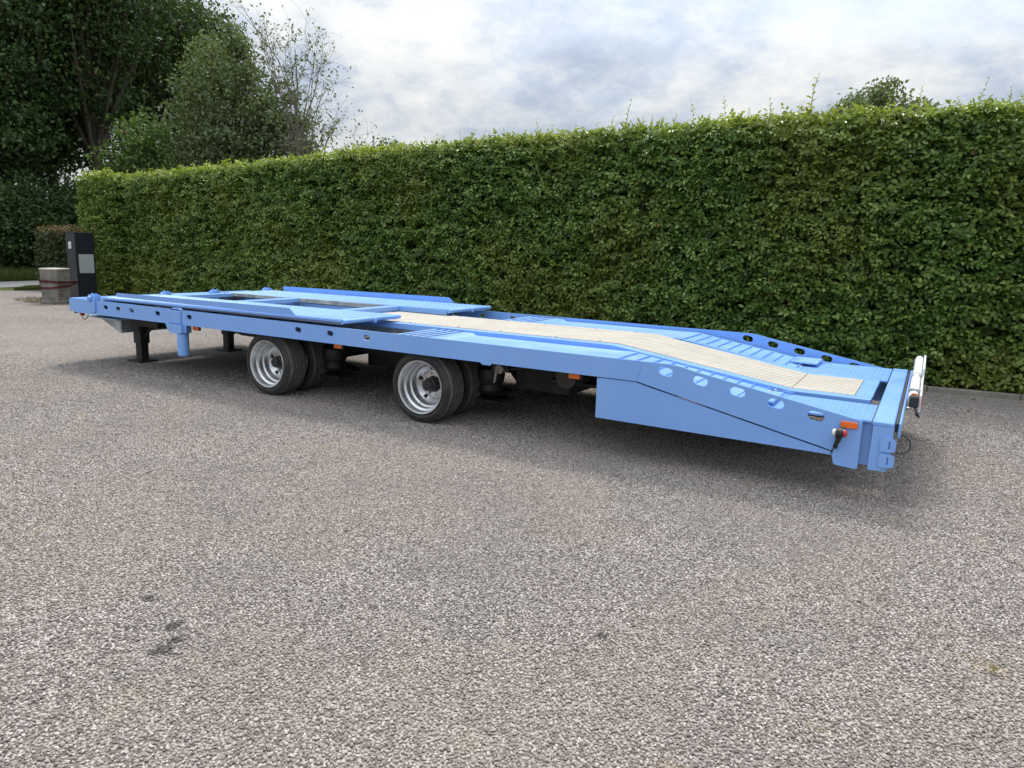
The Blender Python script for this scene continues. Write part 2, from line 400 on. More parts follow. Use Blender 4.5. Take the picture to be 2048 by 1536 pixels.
# kerb along the foot of the hedge
kerb = tag(empty('kerb', (0, 0, 0)), kind='structure')
KL = [(-8, 5.5), (-4, 5.24), (0, 5.0), (4, 4.80), (7, 4.69), (8, 4.745), (9, 4.88), (12, 5.2), (16, 5.6)]
def lerp_path(P, x):
    for a, b in zip(P, P[1:]):
        if x <= b[0] or b is P[-1]:
            t = (x-a[0])/(b[0]-a[0]); return [a[i] + t*(b[i]-a[i]) for i in range(1, len(a))]
x = 3.6; k = 0
while x < 13:
    y0, y1 = lerp_path(KL, x)[0], lerp_path(KL, x+.9)[0]
    bm = BM(); ln = math.hypot(.9, y1-y0)
    add_box(bm, .004, ln-.004, 0, .085, -.1, .062 + .004*math.sin(k*2.1), .006)
    o = obj('kerb_stone', bm, KERB, kerb); o.location = (x, y0, 0); o.rotation_euler = (0, 0, math.atan2(y1-y0, .9)); x += .9; k += 1

# ------------------------------------------------------------------ leaf clouds
def leaf_mesh(name, pos, dirs, nrm, length, width, rnd, fresh=None, fold=.25, six=True):
    """every leaf: a folded blade of its own, rooted at pos, pointing along dirs, facing nrm"""
    n = len(pos)
    d = dirs/np.linalg.norm(dirs, axis=1, keepdims=True)
    s = np.cross(d, nrm); s /= np.linalg.norm(s, axis=1, keepdims=True)+1e-9
    u = np.cross(s, d)
    l = np.asarray(length)[:, None]*np.ones((n, 1)); wd = np.asarray(width)[:, None]*np.ones((n, 1))
    if six:
        B = pos; T = pos + d*l - u*l*.10
        V = np.stack([B, pos + d*l*.28 + s*wd*.46 + u*wd*fold, pos + d*l*.66 + s*wd*.40 + u*wd*fold*.7, T, pos + d*l*.66 - s*wd*.40 + u*wd*fold*.7, pos + d*l*.28 - s*wd*.46 + u*wd*fold], 1)
        k = 6; idx = np.array([0, 1, 2, 3, 0, 3, 4, 5])
    else:
        V = np.stack([pos, pos + d*l*.45 + s*wd*.5 + u*wd*fold, pos + d*l, pos + d*l*.45 - s*wd*.5 + u*wd*fold], 1)
        k = 4; idx = np.array([0, 1, 2, 0, 2, 3])
    me = bpy.data.meshes.new(name)
    nf = 2; per = len(idx)//nf
    me.vertices.add(n*k); me.vertices.foreach_set('co', V.reshape(-1).astype(np.float32))
    li = (np.arange(n)[:, None]*k + idx[None, :]).reshape(-1).astype(np.int32)
    me.loops.add(len(li)); me.loops.foreach_set('vertex_index', li)
    me.polygons.add(n*nf); me.polygons.foreach_set('loop_start', (np.arange(n*nf)*per).astype(np.int32))
    me.update(calc_edges=True)
    a = me.attributes.new('rnd', 'FLOAT', 'POINT'); a.data.foreach_set('value', np.repeat(rnd, k).astype(np.float32))
    if fresh is None: fresh = np.zeros(n)
    a = me.attributes.new('fresh', 'FLOAT', 'POINT'); a.data.foreach_set('value', np.repeat(fresh, k).astype(np.float32))
    return me
def unit(v): return v/(np.linalg.norm(v, axis=-1, keepdims=True)+1e-9)
def vnoise(P, s, seed=0):
    """cheap smooth pseudo-noise, about -1..1"""
    q = P*s; out = np.zeros(len(P)); r_ = np.random.default_rng(seed)
    for k in range(7):
        f_ = unit(r_.normal(size=3))*(1+.9*k*.5); out += np.sin(q@f_*2.2 + r_.uniform(0, 6.28))/(1+.45*k)
    return out/2.6

# ------------------------------------------------------------------ hedge
HP = [(-8.25, 5.66, 2.83), (-4, 5.48, 2.95), (-1.3, 5.28, 3.04), (1.9, 5.08, 3.10), (4, 5.0, 3.14), (6.6, 4.93, 3.165), (8, 4.93, 3.165), (9, 5.03, 3.16), (12, 5.36, 3.16), (15.5, 5.75, 3.16)]
HPx = np.array([p[0] for p in HP]); HPy = np.array([p[1] for p in HP]); HPz = np.array([p[2] for p in HP])
def build_sprays(P0, out, tw_len, nleaf, lsize, hz):
    """sprays: flat twigs of alternate leaves; P0 roots, out = outward directions"""
    n = len(P0)
    side_ = np.stack([-out[:, 1], out[:, 0], np.zeros(n)], 1)
    sgn = rng.choice([-1, 1], n)[:, None]
    tw = unit(out*rng.uniform(.25, .9, (n, 1)) + side_*sgn*rng.uniform(.15, 1.1, (n, 1)) + np.array([0, 0, 1])*rng.normal(.02, .28, (n, 1)))
    nr = unit(out*rng.uniform(.45, 1.2, (n, 1)) + np.array([0, 0, 1])*rng.uniform(.35, 1.0, (n, 1)) + rng.normal(0, .25, (n, 3)))
    sd_ = unit(np.cross(tw, nr)); nr = np.cross(sd_, tw)
    pos, dr, nm, ln, rd = [], [], [], [], []
    br = rng.uniform(0, 1, n)
    for k in range(nleaf):
        t = (k+.6)/nleaf; s_ = 1 if k % 2 else -1
        p = P0 + tw*tw_len[:, None]*(t-.62)
        dd = unit(tw*(.75 if k < nleaf-1 else 3) + sd_*s_*1.0 + nr*-.15 + rng.normal(0, .22, (n, 3)))
        pos.append(p + rng.normal(0, .006, (n, 3))); dr.append(dd); nm.append(unit(nr + rng.normal(0, .33, (n, 3))))
        ln.append(lsize*rng.uniform(.7, 1.2, n)*(1.0-.25*abs(t-.5))); rd.append(np.clip(br*.55 + rng.uniform(0, .45, n), 0, 1))
    return np.concatenate(pos), np.concatenate(dr), np.concatenate(nm), np.concatenate(ln), np.concatenate(rd)
hedge = tag(empty('hedge', (0, 5.9, 0)), 'tall clipped hornbeam hedge running behind the blue trailer', 'hedge')
def hparent(o):
    o.parent = hedge; o.matrix_parent_inverse = Matrix.Translation((0, -5.9, 0)); return o
nsp = 18500
X = rng.uniform(-8.25, 12.5, nsp); Z01 = rng.uniform(0, 1, nsp)
yf = np.interp(X, HPx, HPy); H = np.interp(X, HPx, HPz)
Zz = .05 + Z01*(H-.08)
P = np.stack([X, yf, Zz], 1)
bul = vnoise(P*np.array([1, .2, 1.6]), 1.1, 3)*.05 + vnoise(P*np.array([1, .2, 2.4]), 3.4, 5)*.045
bul += vnoise(P*np.array([.55, .2, 4.2]), 2.0, 15)*.05
dep = rng.exponential(.07, nsp)
P[:, 1] += bul + dep - .02 + np.clip((Zz-H+.25)/.25, 0, 1)**2*.10
# real gaps where the clipping has opened the hedge
hole = vnoise(P*np.array([1, .1, 1.7]), 2.6, 11) + .35*vnoise(P, 6, 12)
keep = (hole < .95) | (rng.uniform(0, 1, nsp) < .3)
P = P[keep]; Hk = H[keep]
out = np.tile(np.array([0.0, -1, 0]), (len(P), 1)); 
sp = build_sprays(P, out, rng.uniform(.16, .30, len(P)), 8, .073, None)
A = [list(sp)]
topfr = np.clip((sp[0][:, 2] - np.interp(sp[0][:, 0], HPx, HPz) + .24)/.28, 0, 1)*rng.uniform(0, .8, len(sp[0])) + (rng.uniform(0, 1, len(sp[0])) < .02)*.5
FR = [topfr]
# clipped top face
nt2 = 2600; X = rng.uniform(-8.25, 12.5, nt2); P = np.stack([X, np.interp(X, HPx, HPy) + rng.uniform(.02, .95, nt2), np.interp(X, HPx, HPz) - .03 + rng.normal(0, .035, nt2)], 1)
P[:, 2] += vnoise(P, 2.2, 4)*.03
o_ = unit(np.stack([rng.normal(0, .5, nt2), rng.normal(-.3, .5, nt2), np.full(nt2, 1.1)], 1)); o_[:, 2] = np.abs(o_[:, 2])
sp = build_sprays(P, unit(np.stack([rng.normal(0, 1, nt2), rng.normal(0, 1, nt2)-.4, np.full(nt2, .6)], 1)), rng.uniform(.14, .26, nt2), 7, .07, None)
A.append(list(sp)); FR.append(rng.uniform(.15, .75, len(sp[0])))
cat = [np.concatenate([a[i] for a in A]) for i in range(5)]; fr_ = np.concatenate(FR)
me = leaf_mesh('foliage', cat[0], cat[1], cat[2], cat[3], cat[3]*.60, cat[4], fr_)
tag(hparent(link_mesh('foliage', me, HEDGE)), kind='stuff')
# older leaves and the far face, inside the clipped shell
ni = 95000; X = rng.uniform(-8.25, 14, ni); H = np.interp(X, HPx, HPz)
P = np.stack([X, np.interp(X, HPx, HPy) + rng.uniform(.14, .85, ni), .03 + rng.uniform(0, 1, ni)*(H-.12)], 1)
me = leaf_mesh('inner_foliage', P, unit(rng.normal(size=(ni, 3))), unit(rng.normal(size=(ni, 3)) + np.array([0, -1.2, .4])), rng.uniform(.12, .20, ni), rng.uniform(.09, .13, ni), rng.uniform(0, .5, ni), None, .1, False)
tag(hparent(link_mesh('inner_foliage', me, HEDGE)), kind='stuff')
bm = BM()
for i in range(72):
    x = -8.1 + i*.29 + random.uniform(-.06, .06); y = float(np.interp(x, HPx, HPy)) + random.uniform(.4, .6); h = float(np.interp(x, HPx, HPz))
    add_path(bm, [(x, y, -.05), (x + random.uniform(-.08, .08), y + random.uniform(-.05, .05), h*.5), (x + random.uniform(-.15, .15), y + random.uniform(-.1, .1), h-.15)], [.028, .02, .008], 5)
    for j in range(9):
        z = random.uniform(.2, h-.2)
        add_path(bm, [(x, y, z), (x + random.uniform(-.3, .3), y - random.uniform(.2, .4), z + random.uniform(.05, .2))], [.008, .003], 4)
hparent(obj('stems', bm, BARK))
# unclipped shoots standing above the top
def shoot_mesh(k):
    r_ = np.random.default_rng(100+k); n = 11
    t = np.linspace(.12, 1, n); bend = np.array([r_.normal(0, .18), r_.normal(0, .12)])
    pos = np.stack([bend[0]*t**2, bend[1]*t**2, t], 1)
    ang = np.arange(n)*2.6 + r_.uniform(0, 6); d = unit(np.stack([np.cos(ang), np.sin(ang), np.full(n, .75)], 1))
    nr = unit(np.stack([-np.cos(ang)*.5, -np.sin(ang)*.5-.3, np.full(n, 1.0)], 1) + r_.normal(0, .2, (n, 3)))
    sz = (.22-.12*t)*r_.uniform(.8, 1.2, n)
    me = leaf_mesh('shoot', pos, d, nr, sz, sz*.5, r_.uniform(.3, 1, n), r_.uniform(.2, 1, n))
    bm = BM(); bm.from_mesh(me); nl = len(bm.verts)
    add_path(bm, [(bend[0]*q*q, bend[1]*q*q, q) for q in (-.25, 0, .35, .7, 1.0)], [.012, .011, .009, .007, .004], 4)
    m2 = bpy.data.meshes.new('shoot'); bm.to_mesh(m2); bm.free(); m2.materials.append(HEDGE); return m2
SH = [shoot_mesh(k) for k in range(7)]
shoots = [(8.78, .50), (8.5, .22), (8.2, .34), (8.05, .16), (7.62, .30), (7.3, .2), (6.75, .18), (6.48, .48), (6.3, .22), (5.95, .34), (5.75, .18), (5.42, .36), (5.2, .20), (5.05, .30), (4.7, .22), (4.3, .20), (4.05, .40), (3.85, .22), (3.6, .16), (3.2, .2), (2.8, .22), (2.55, .3), (2.1, .18), (1.6, .2), (1.1, .22), (.7, .16), (.2, .18), (-.5, .2), (-1.4, .18), (-2.4, .2), (-3.3, .16), (-4.6, .2), (-5.8, .22), (-7.0, .2), (9.3, .3), (9.9, .4), (10.8, .25)]
shoots += [(random.uniform(-8, 10.5), random.uniform(.10, .22)) for _ in range(60)]
for i, (x, h) in enumerate(shoots):
    o = link_mesh('shoot', SH[i % 7]); hparent(o)
    o.location = (x, float(np.interp(x, HPx, HPy)) + .12 + .35*random.random(), float(np.interp(x, HPx, HPz)) - .03)
    o.rotation_euler = (random.uniform(-.2, .2), random.uniform(-.2, .2), random.uniform(0, 6)); o.scale = (max(h, .28),)*2 + (h,)

# hedge end standing forward beside the gate post
hend = tag(empty('hedge', (-8.75, 5.9, 0)), 'narrow yellowish end section of the hedge right behind the dark post', 'hedge')
def faceblock(x0, y0, x1, y1, h, n, o3):
    t = rng.uniform(0, 1, n); z = .04 + rng.uniform(0, 1, n)*(h-.07)
    P = np.stack([x0+(x1-x0)*t, y0+(y1-y0)*t, z], 1); o = np.tile(unit(np.array([o3]))[0], (n, 1))
    P += o*(-rng.exponential(.06, n) + .03 + vnoise(P*np.array([1, 1, 2]), 3, 8)*.05)[:, None]
    return build_sprays(P, o, rng.uniform(.14, .26, n), 8, .07, None)
A = [faceblock(-9.2, 5.12, -8.38, 5.42, 2.80, 520, (.35, -1, 0)), faceblock(-9.2, 5.12, -9.2, 6.5, 2.80, 700, (-1, 0, 0)), faceblock(-8.38, 5.42, -8.3, 5.75, 2.80, 120, (1, -.2, 0))]
tn = 260; P = np.stack([rng.uniform(-9.2, -8.35, tn), rng.uniform(5.2, 6.5, tn), 2.79 + rng.normal(0, .04, tn)], 1)
A.append(build_sprays(P, unit(np.stack([rng.normal(0, 1, tn), rng.normal(0, 1, tn)-.4, np.full(tn, .6)], 1)), rng.uniform(.14, .26, tn), 7, .07, None))
cat = [np.concatenate([a[i] for a in A]) for i in range(5)]
fr_ = rng.uniform(0, .22, len(cat[0])) + np.clip((cat[0][:, 2]-2.6)/.3, 0, 1)*.5
me = leaf_mesh('foliage', cat[0] - np.array([-8.75, 5.9, 0]), cat[1], cat[2], cat[3], cat[3]*.6, cat[4], np.clip(fr_, 0, 1)); tag(link_mesh('foliage', me, HEDGE, hend), kind='stuff')
ni = 2600; P = np.stack([rng.uniform(-9.1, -8.4, ni), rng.uniform(5.5, 6.5, ni), rng.uniform(.03, 2.7, ni)], 1)
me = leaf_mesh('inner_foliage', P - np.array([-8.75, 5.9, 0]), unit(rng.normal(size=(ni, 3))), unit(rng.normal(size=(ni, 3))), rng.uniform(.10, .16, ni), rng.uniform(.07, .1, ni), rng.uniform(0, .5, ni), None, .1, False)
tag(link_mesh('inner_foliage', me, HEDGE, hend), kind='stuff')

# ------------------------------------------------------------------ trees
OAK = leaf_material('dark woodland leaves', ((.026, .054, .016), (.050, .094, .026), (.092, .148, .042), (.16, .2, .055)), (.07, .12, .028), .25, .5, .25)
SAGE = leaf_material('grey green leaves', ((.085, .115, .052), (.155, .20, .09), (.27, .31, .165), (.25, .28, .1)), (.12, .18, .06), .25, .55, .3)
LIME = leaf_material('bright shrub leaves', ((.05, .095, .022), (.085, .15, .036), (.14, .21, .058), (.2, .26, .06)), None, .28, .5)
def tree(label, loc, height, trunk_r, crown, n_leaf, lsize, mat_, seed, lean=(0, 0), clump=.55, fork=.3, bare=False, name='tree', group=None, limb=None, bark=None, category='tree', fill=.35):
    """crown: list of ellipsoids (x, y, z, rx, ry, rz) relative to the foot; foliage gathers in clumps on limb ends"""
    r_ = np.random.default_rng(seed); rd = random.Random(seed)
    root = tag(empty(name, loc), label, category, group)
    bm = BM(); tips = []
    top = Vector((lean[0], lean[1], height*.86))
    pts = [Vector((0, 0, -.15))]; nseg = 7
    for i in range(1, nseg+1):
        t = i/nseg; pts.append(Vector((lean[0]*t + rd.uniform(-.03, .03)*height*.25, lean[1]*t + rd.uniform(-.03, .03)*height*.25, height*.86*t)))
    add_path(bm, pts, [trunk_r*(1.25 if i == 0 else 1-.85*i/nseg) for i in range(nseg+1)], 8)
    # clump centres inside the crown ellipsoids
    vol = np.array([c[3]*c[4]*c[5] for c in crown]); ncl = limb or 60
    cs = []
    for _ in range(ncl):
        c = crown[r_.choice(len(crown), p=vol/vol.sum())]
        v = unit(r_.normal(size=3))*r_.uniform(.25, 1.0)**.5
        cs.append(np.array(c[:3]) + v*np.array(c[3:6]))
    cs = np.array(cs)
    for c in cs:
        t = np.clip((c[2]/height)*rd.uniform(.45, .85), .12 if fork < .2 else fork, .95); k = t*nseg; i = min(int(k), nseg-1)
        s = pts[i].lerp(pts[i+1], k-i); e = Vector(c)
        mid = s.lerp(e, .5) + Vector((rd.uniform(-.2, .2), rd.uniform(-.2, .2), rd.uniform(-.1, .35)))*(e-s).length*.35
        rr = max(trunk_r*.10, min(trunk_r*.42, (e-s).length*.02)); add_path(bm, [s, mid, e], [rr, rr*.55, rr*.18], 5)
        for j in range(3 if not bare else 7):
            q = mid.lerp(e, rd.uniform(.1, 1.0)); d = (e-s).normalized() + Vector((rd.gauss(0, .6), rd.gauss(0, .6), rd.gauss(.1 if not bare else .25, .5)))
            f_ = q + d*rd.uniform(.25, .6)*clump*(1 if not bare else 1.5)
            add_path(bm, [q, q.lerp(f_, .5) + Vector((rd.gauss(0, .05), rd.gauss(0, .05), rd.gauss(0, .05))), f_], [rr*.3, rr*.2, rr*.08], 3)
            tips.append(f_)
            if bare:
                for _ in range(3):
                    g_ = f_ + Vector((rd.gauss(0, .5), rd.gauss(0, .5), rd.gauss(.15, .45)))*.7
                    add_path(bm, [q.lerp(f_, rd.uniform(.4, 1)), f_.lerp(g_, .5) + Vector((rd.gauss(0, .04),)*3), g_], [rr*.16, rr*.12, rr*.06], 3); tips.append(g_)
    obj('trunk', bm, bark or BARK, root)
    tipa = np.array([tuple(t) for t in tips])
    allc = np.concatenate([cs, tipa]) if not bare else tipa
    wsel = r_.integers(0, len(allc), n_leaf)
    sp_ = clump*(.85 if not bare else .22)
    off = r_.normal(size=(n_leaf, 3))*np.array([1, 1, .55])*sp_*.62*np.where(r_.uniform(size=(len(allc), 1)) < .5, .7, 1.15)[wsel]
    p = allc[wsel] + off
    nf = int(n_leaf*fill)
    if not bare and nf:
        j = r_.choice(len(crown), nf, p=vol/vol.sum()); cc = np.array(crown)[j]
        p[:nf] = cc[:, :3] + unit(r_.normal(size=(nf, 3)))*cc[:, 3:6]*(r_.uniform(.1, 1, (nf, 1))**.45)
    rnd = np.clip(.25*vnoise(p, 1.6, seed) + r_.uniform(.1, .8, n_leaf), 0, 1)
    nr = unit(r_.normal(size=(n_leaf, 3))*.75 + np.array([0, 0, .75]) + unit(off)*.5)
    ls = lsize*r_.uniform(.65, 1.3, n_leaf)
    me = leaf_mesh('crown', p, unit(r_.normal(size=(n_leaf, 3)) + np.array([0, 0, -.35])), nr, ls, ls*.62, rnd, (r_.uniform(size=n_leaf) < .04)*.6, .2, False)
    tag(link_mesh('crown', me, mat_, root), kind='stuff'); return root
GW = 'dark woodland trees beyond the lane'
wood = [
 ('tall dark broadleaf tree at the far left edge of the wood', (-24.2, 8.3, 0), 14.5, .26, [(0, 0, 8.5, 3.4, 3.2, 5.2), (.6, .5, 5, 2.8, 2.6, 2.6)], 15000, 21),
 ('dark leafy tree second from the left in the wood', (-20.6, 9.15, 0), 13.5, .24, [(0, 0, 8.4, 2.7, 2.6, 4.6), (.2, -.6, 5.0, 2.4, 2.2, 2.2)], 15000, 22),
 ('dark woodland tree with ivy dense lower branches left of the bare trunk', (-22.4, 11.7, 0), 15, .25, [(0, 0, 9.4, 2.9, 2.8, 4.9), (0, 0, 5.2, 2.3, 2.3, 2.2)], 14000, 23),
 ('woodland tree whose reddish brown trunk shows through the gaps', (-19.9, 11.9, 0), 14.5, .24, [(.1, .1, 10.2, 2.5, 2.5, 3.6), (.6, .4, 6.6, 1.5, 1.5, 1.1)], 10500, 24),
 ('dark tree behind, between the brown trunk and the grey green tree', (-22.1, 15.4, 0), 14.2, .24, [(0, 0, 9.6, 3.0, 2.8, 4.2), (0, 0, 5.2, 2.2, 2.2, 1.6)], 11500, 25),
 ('rightmost tall tree of the dark wood, above the grey green tree', (-22.6, 18.2, 0), 12.9, .22, [(0, 0, 8.6, 3.1, 3.0, 3.7), (.5, .5, 10.2, 2.0, 2.0, 2.0)], 11500, 26),
 ('dark tree deep in the wood behind the front row', (-28, 13.5, 0), 15, .25, [(0, 0, 8.5, 3.6, 3.4, 5.5)], 9000, 27)]
for lab, loc, h, r0, cr, n, seed in wood: tree(lab, loc, h, r0, cr, n*2, .165, OAK, seed, name='woodland_tree', group=GW, limb=85, clump=.75)
tree('rounded grey green tree rising behind the left part of the hedge', (-12.9, 12.5, 0), 8.4, .17, [(0, 0, 5.4, 2.1, 2.0, 2.7), (1.1, .8, 3.8, 1.9, 1.8, 2.2), (-.4, -.3, 7.0, 1.2, 1.1, 1.3), (-1.3, -.8, 3.9, 1.6, 1.5, 2.2), (1.6, 1.0, 5.0, 1.1, 1.1, 1.3)], 38000, .13, SAGE, 31, name='broadleaf_tree', limb=95, clump=.38, fill=.32)
tree('bright green shrub between the dark wood and the hedge top', (-12.75, 8.95, 0), 5.3, .08, [(0, 0, 2.8, 1.05, 1.0, 2.2), (.2, .2, 4.4, .6, .6, .8)], 8000, .13, LIME, 32, name='tall_shrub', limb=60, clump=.36, category='shrub')
tree('nearly bare spindly tree with wispy branches against the sky', (-10.2, 12.8, 0), 8.6, .075, [(.3, .1, 5.6, 1.6, 1.4, 2.6), (-.8, 0, 7.4, 1.3, 1.1, 1.6), (1.5, .6, 3.9, 1.3, 1.0, 1.3)], 1500, .10, SAGE, 33, name='sparse_tree', limb=25, clump=.55, bare=True, bark=TWIG)
tree('small round treetop peeking over the right part of the hedge', (6.5, 14.1, 0), 5.8, .10, [(0, 0, 4.70, .85, .85, .72), (-.6, -.3, 4.5, .6, .55, .5), (.65, .3, 4.55, .6, .55, .55)], 9500, .10, SAGE, 34, name='broadleaf_tree', limb=40, clump=.22, fill=.25)
tree('low yellow green bush top just above the hedge left of centre', (-6.3, 12.7, 0), 4.7, .06, [(0, 0, 3.6, .75, .7, 1.0)], 2600, .10, LIME, 35, name='bush', limb=26, clump=.25, category='bush')
GU = 'undergrowth shrubs along the wood edge'
und = [('leftmost dark shrub of the undergrowth along the lane', (-19.0, 6.2, 0), 3.6, 1.5), ('dark shrub in the undergrowth with paler sprays', (-18.2, 7.7, 0), 3.1, 1.4), ('undergrowth shrub directly above the far lane edge', (-17.9, 9.0, 0), 2.9, 1.3),
       ('shady undergrowth shrub behind the concrete block', (-18.0, 10.3, 0), 3.4, 1.4), ('shady undergrowth shrub behind the dark post and hedge end', (-18.0, 11.9, 0), 3.8, 1.5), ('tall dark undergrowth shrub beneath the left edge trees', (-21.5, 7.2, 0), 5.0, 2.0), ('dark shrub thicket beneath the brown trunk', (-20.2, 13.8, 0), 4.2, 1.8)]
for i, (lab, loc, h, r0) in enumerate(und):
    tree(lab, loc, h, .07, [(0, 0, h*.5, r0, r0, h*.5)], 12000, .13, OAK, 50+i, name='undergrowth_shrub', group=GU, limb=60, clump=.5, fork=.1, category='shrub')
# clipped low brown-green hedge beside the lane
lowh = tag(empty('low_hedge', (-11.9, 6.3, 0)), 'low clipped brownish hedge just left of the dark post', 'hedge')
OLDH = leaf_material('dry hedge leaves', ((.045, .062, .024), (.075, .10, .038), (.13, .15, .06), (.17, .09, .045)), None, .2, .6)
A = []
for (x0, y0, x1, y1, o3, n) in ((-12.6, 5.85, -11.2, 6.2, (.2, -1, 0), 420), (-12.6, 5.85, -12.9, 7.5, (-1, -.2, 0), 380)):
    t = rng.uniform(0, 1, n); P = np.stack([x0+(x1-x0)*t, y0+(y1-y0)*t, .05 + rng.uniform(0, 1, n)*1.48], 1); o = np.tile(unit(np.array([o3]))[0], (n, 1))
    P -= o*rng.exponential(.05, n)[:, None]; A.append(build_sprays(P, o, rng.uniform(.12, .22, n), 8, .075, None))
tn = 380; P = np.stack([rng.uniform(-12.8, -11.2, tn), rng.uniform(5.95, 7.2, tn), 1.53 + rng.normal(0, .05, tn)], 1)
A.append(build_sprays(P, unit(np.stack([rng.normal(0, 1, tn), rng.normal(0, 1, tn), np.full(tn, .7)], 1)), rng.uniform(.12, .22, tn), 7, .07, None))
cat = [np.concatenate([a[i] for a in A]) for i in range(5)]
me = leaf_mesh('foliage', cat[0] - np.array([-11.9, 6.3, 0]), cat[1], cat[2], cat[3], cat[3]*.6, cat[4], np.clip((cat[0][:, 2]-1.35)/.2, 0, 1)*rng.uniform(0, 1, len(cat[0]))); tag(link_mesh('foliage', me, OLDH, lowh), kind='stuff')
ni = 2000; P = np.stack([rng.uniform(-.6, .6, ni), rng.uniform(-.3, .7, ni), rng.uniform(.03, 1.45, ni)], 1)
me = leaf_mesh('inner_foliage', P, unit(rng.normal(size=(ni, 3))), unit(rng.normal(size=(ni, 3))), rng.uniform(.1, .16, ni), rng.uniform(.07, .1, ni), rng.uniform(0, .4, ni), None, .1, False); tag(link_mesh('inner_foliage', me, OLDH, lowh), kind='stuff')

# grass: the verge past the lane, the strip this side of it
STRAW = leaf_material('dry straw', ((.13, .10, .05), (.22, .17, .09), (.30, .24, .13), (.10, .11, .04)), None, .2, .7)
def grass(name, label, px, py, hmin, hmax, cat_='grass', gm=None):
    n = len(px); P = np.stack([px, py, np.full(n, -.02)], 1)
    d = unit(np.stack([rng.normal(0, .35, n), rng.normal(0, .35, n), np.ones(n)], 1)); a = rng.uniform(0, 6.28, n)
    me = leaf_mesh(name, P, d, np.stack([np.cos(a), np.sin(a), np.zeros(n)], 1), rng.uniform(hmin, hmax, n), rng.uniform(.012, .03, n), rng.uniform(0, 1, n), (rng.uniform(0, 1, n) < .12)*.7, .1, False)
    tag(link_mesh(name, me, gm or GRASS), label, cat_, kind='stuff')
n = 16000; gy = rng.uniform(3.5, 11.5, n); gx = -15.75 - (gy-5)*.17 - rng.uniform(0, 1, n)**1.4*2.6
grass('verge_grass', 'tall green grass along the far side of the lane', gx, gy, .12, .5)
n = 9000; gy = rng.uniform(5.15, 8.0, n); gx = -12.35 - (gy-5.2)*.12 - rng.uniform(0, .95, n)*np.clip((gy-5.1)/.8, .1, 1)
grass('grass_strip', 'short bright grass strip between gravel and lane', gx, gy, .03, .09)
n = 2600; a = rng.uniform(0, 6.28, n); rr = rng.uniform(.0, 1, n)**.7
grass('dry_weeds', 'dry straw coloured weeds around the foot of the concrete block', -8.5 + np.cos(a)*rr*1.3, 4.15 + np.sin(a)*rr*.7, .02, .06, 'weeds', STRAW)

n = 170; lx = rng.uniform(-6, 12, n); ly = np.where(rng.uniform(0, 1, n) < .97, np.interp(lx, [k_[0] for k_ in KL], [k_[1] for k_ in KL]) - rng.exponential(.35, n) - .03, rng.uniform(-4, 3, n))
fl_ = leaf_mesh('fallen_leaves', np.stack([lx, ly, np.full(n, .010)], 1), unit(np.stack([rng.normal(size=n), rng.normal(size=n), rng.normal(0, .12, n)], 1)), unit(np.stack([rng.normal(0, .3, n), rng.normal(0, .3, n), np.ones(n)], 1)), rng.uniform(.03, .06, n), rng.uniform(.018, .034, n), rng.uniform(0, 1, n), None, .2)
tag(link_mesh('fallen_leaves', fl_, STRAW), 'scattered dry fallen leaves on the gravel, mostly by the hedge foot', 'leaves', kind='stuff')

# ------------------------------------------------------------------ gate post, concrete block, straps
NAVY = mat('dark navy powder coat', (.008, .010, .019), .42)[0]
PANEL = mat('grey green panel', (.36, .40, .38), .5)[0]
post = tag(empty('gate_post', (-8.45, 4.75, 0), math.atan2(.50, -.19) - math.pi/2 + R(90)), 'tall dark navy metal post with pale square panel in front of the hedge', 'post')
# local frame: x along the broad face (towards the hedge), y away
pa, pb = Vector((-8.30, 4.46)), Vector((-8.25, 4.86)); pdir = (pb-pa).normalized()
post.location = (pa.x, pa.y, 0); post.rotation_euler = (0, 0, math.atan2(pdir.y, pdir.x))
box('post_body', NAVY, post, 0, .40, 0, .45, -.1, 1.475, .008)
box('post_cap', NAVY, post, -.015, .415, -.012, .56, 1.478, 1.497, .004)
box('door_panel', PANEL, post, .055, .365, -.012, -.002, .61, 1.02, .003)
o = box('panel_lock', DARK, post, .14, .155, -.018, -.012, .80, .812, .001)
bm = BM(); add_tube(bm, (-.03, .22, 1.24), (.0, .22, 1.24), .045, .05, 14); add_tube(bm, (-.03, .22, 1.17), (0, .22, 1.17), .04, .045, 14); obj('intercom_lamp', bm, WHITE, post, True)
blk = tag(empty('concrete_block', (-7.85, 3.86, 0), 0), 'weathered square concrete block bound with red straps', 'block')
ca, cb = Vector((-7.70, 3.71)), Vector((-8.59, 3.256))
blk.location = (ca.x, ca.y, 0); bdir = (cb-ca).normalized(); blk.rotation_euler = (0, 0, math.atan2(bdir.y, bdir.x))
bm = BM(); vs_ = add_box(bm, 0, .38, -.42, 0, -.05, .70, .012)
for v in bm.verts:
    s_ = 1 - .06*(.75-v.co.z); v.co.x = .19 + (v.co.x-.19)*s_; v.co.y = -.21 + (v.co.y+.21)*s_
obj('block_body', bm, CONC, blk)
box('block_cap', CONCTOP, blk, -.004, .384, -.424, .004, .703, .738, .008)
box('block_foot', CONC, blk, -.012, .392, -.432, .012, -.06, .07, .012)
STRAP = mat('faded red strap', (.16, .018, .02), .75)[0]
st = empty('strap'); tag(st, 'pair of dark red ratchet straps tying the concrete block to the post', 'strap')
bw = blk.matrix_basis
def bl(x, y, z): return Matrix.LocRotScale(Vector((ca.x, ca.y, 0)), Matrix.Rotation(math.atan2(bdir.y, bdir.x), 3, 'Z'), None) @ Vector((x, y, z))
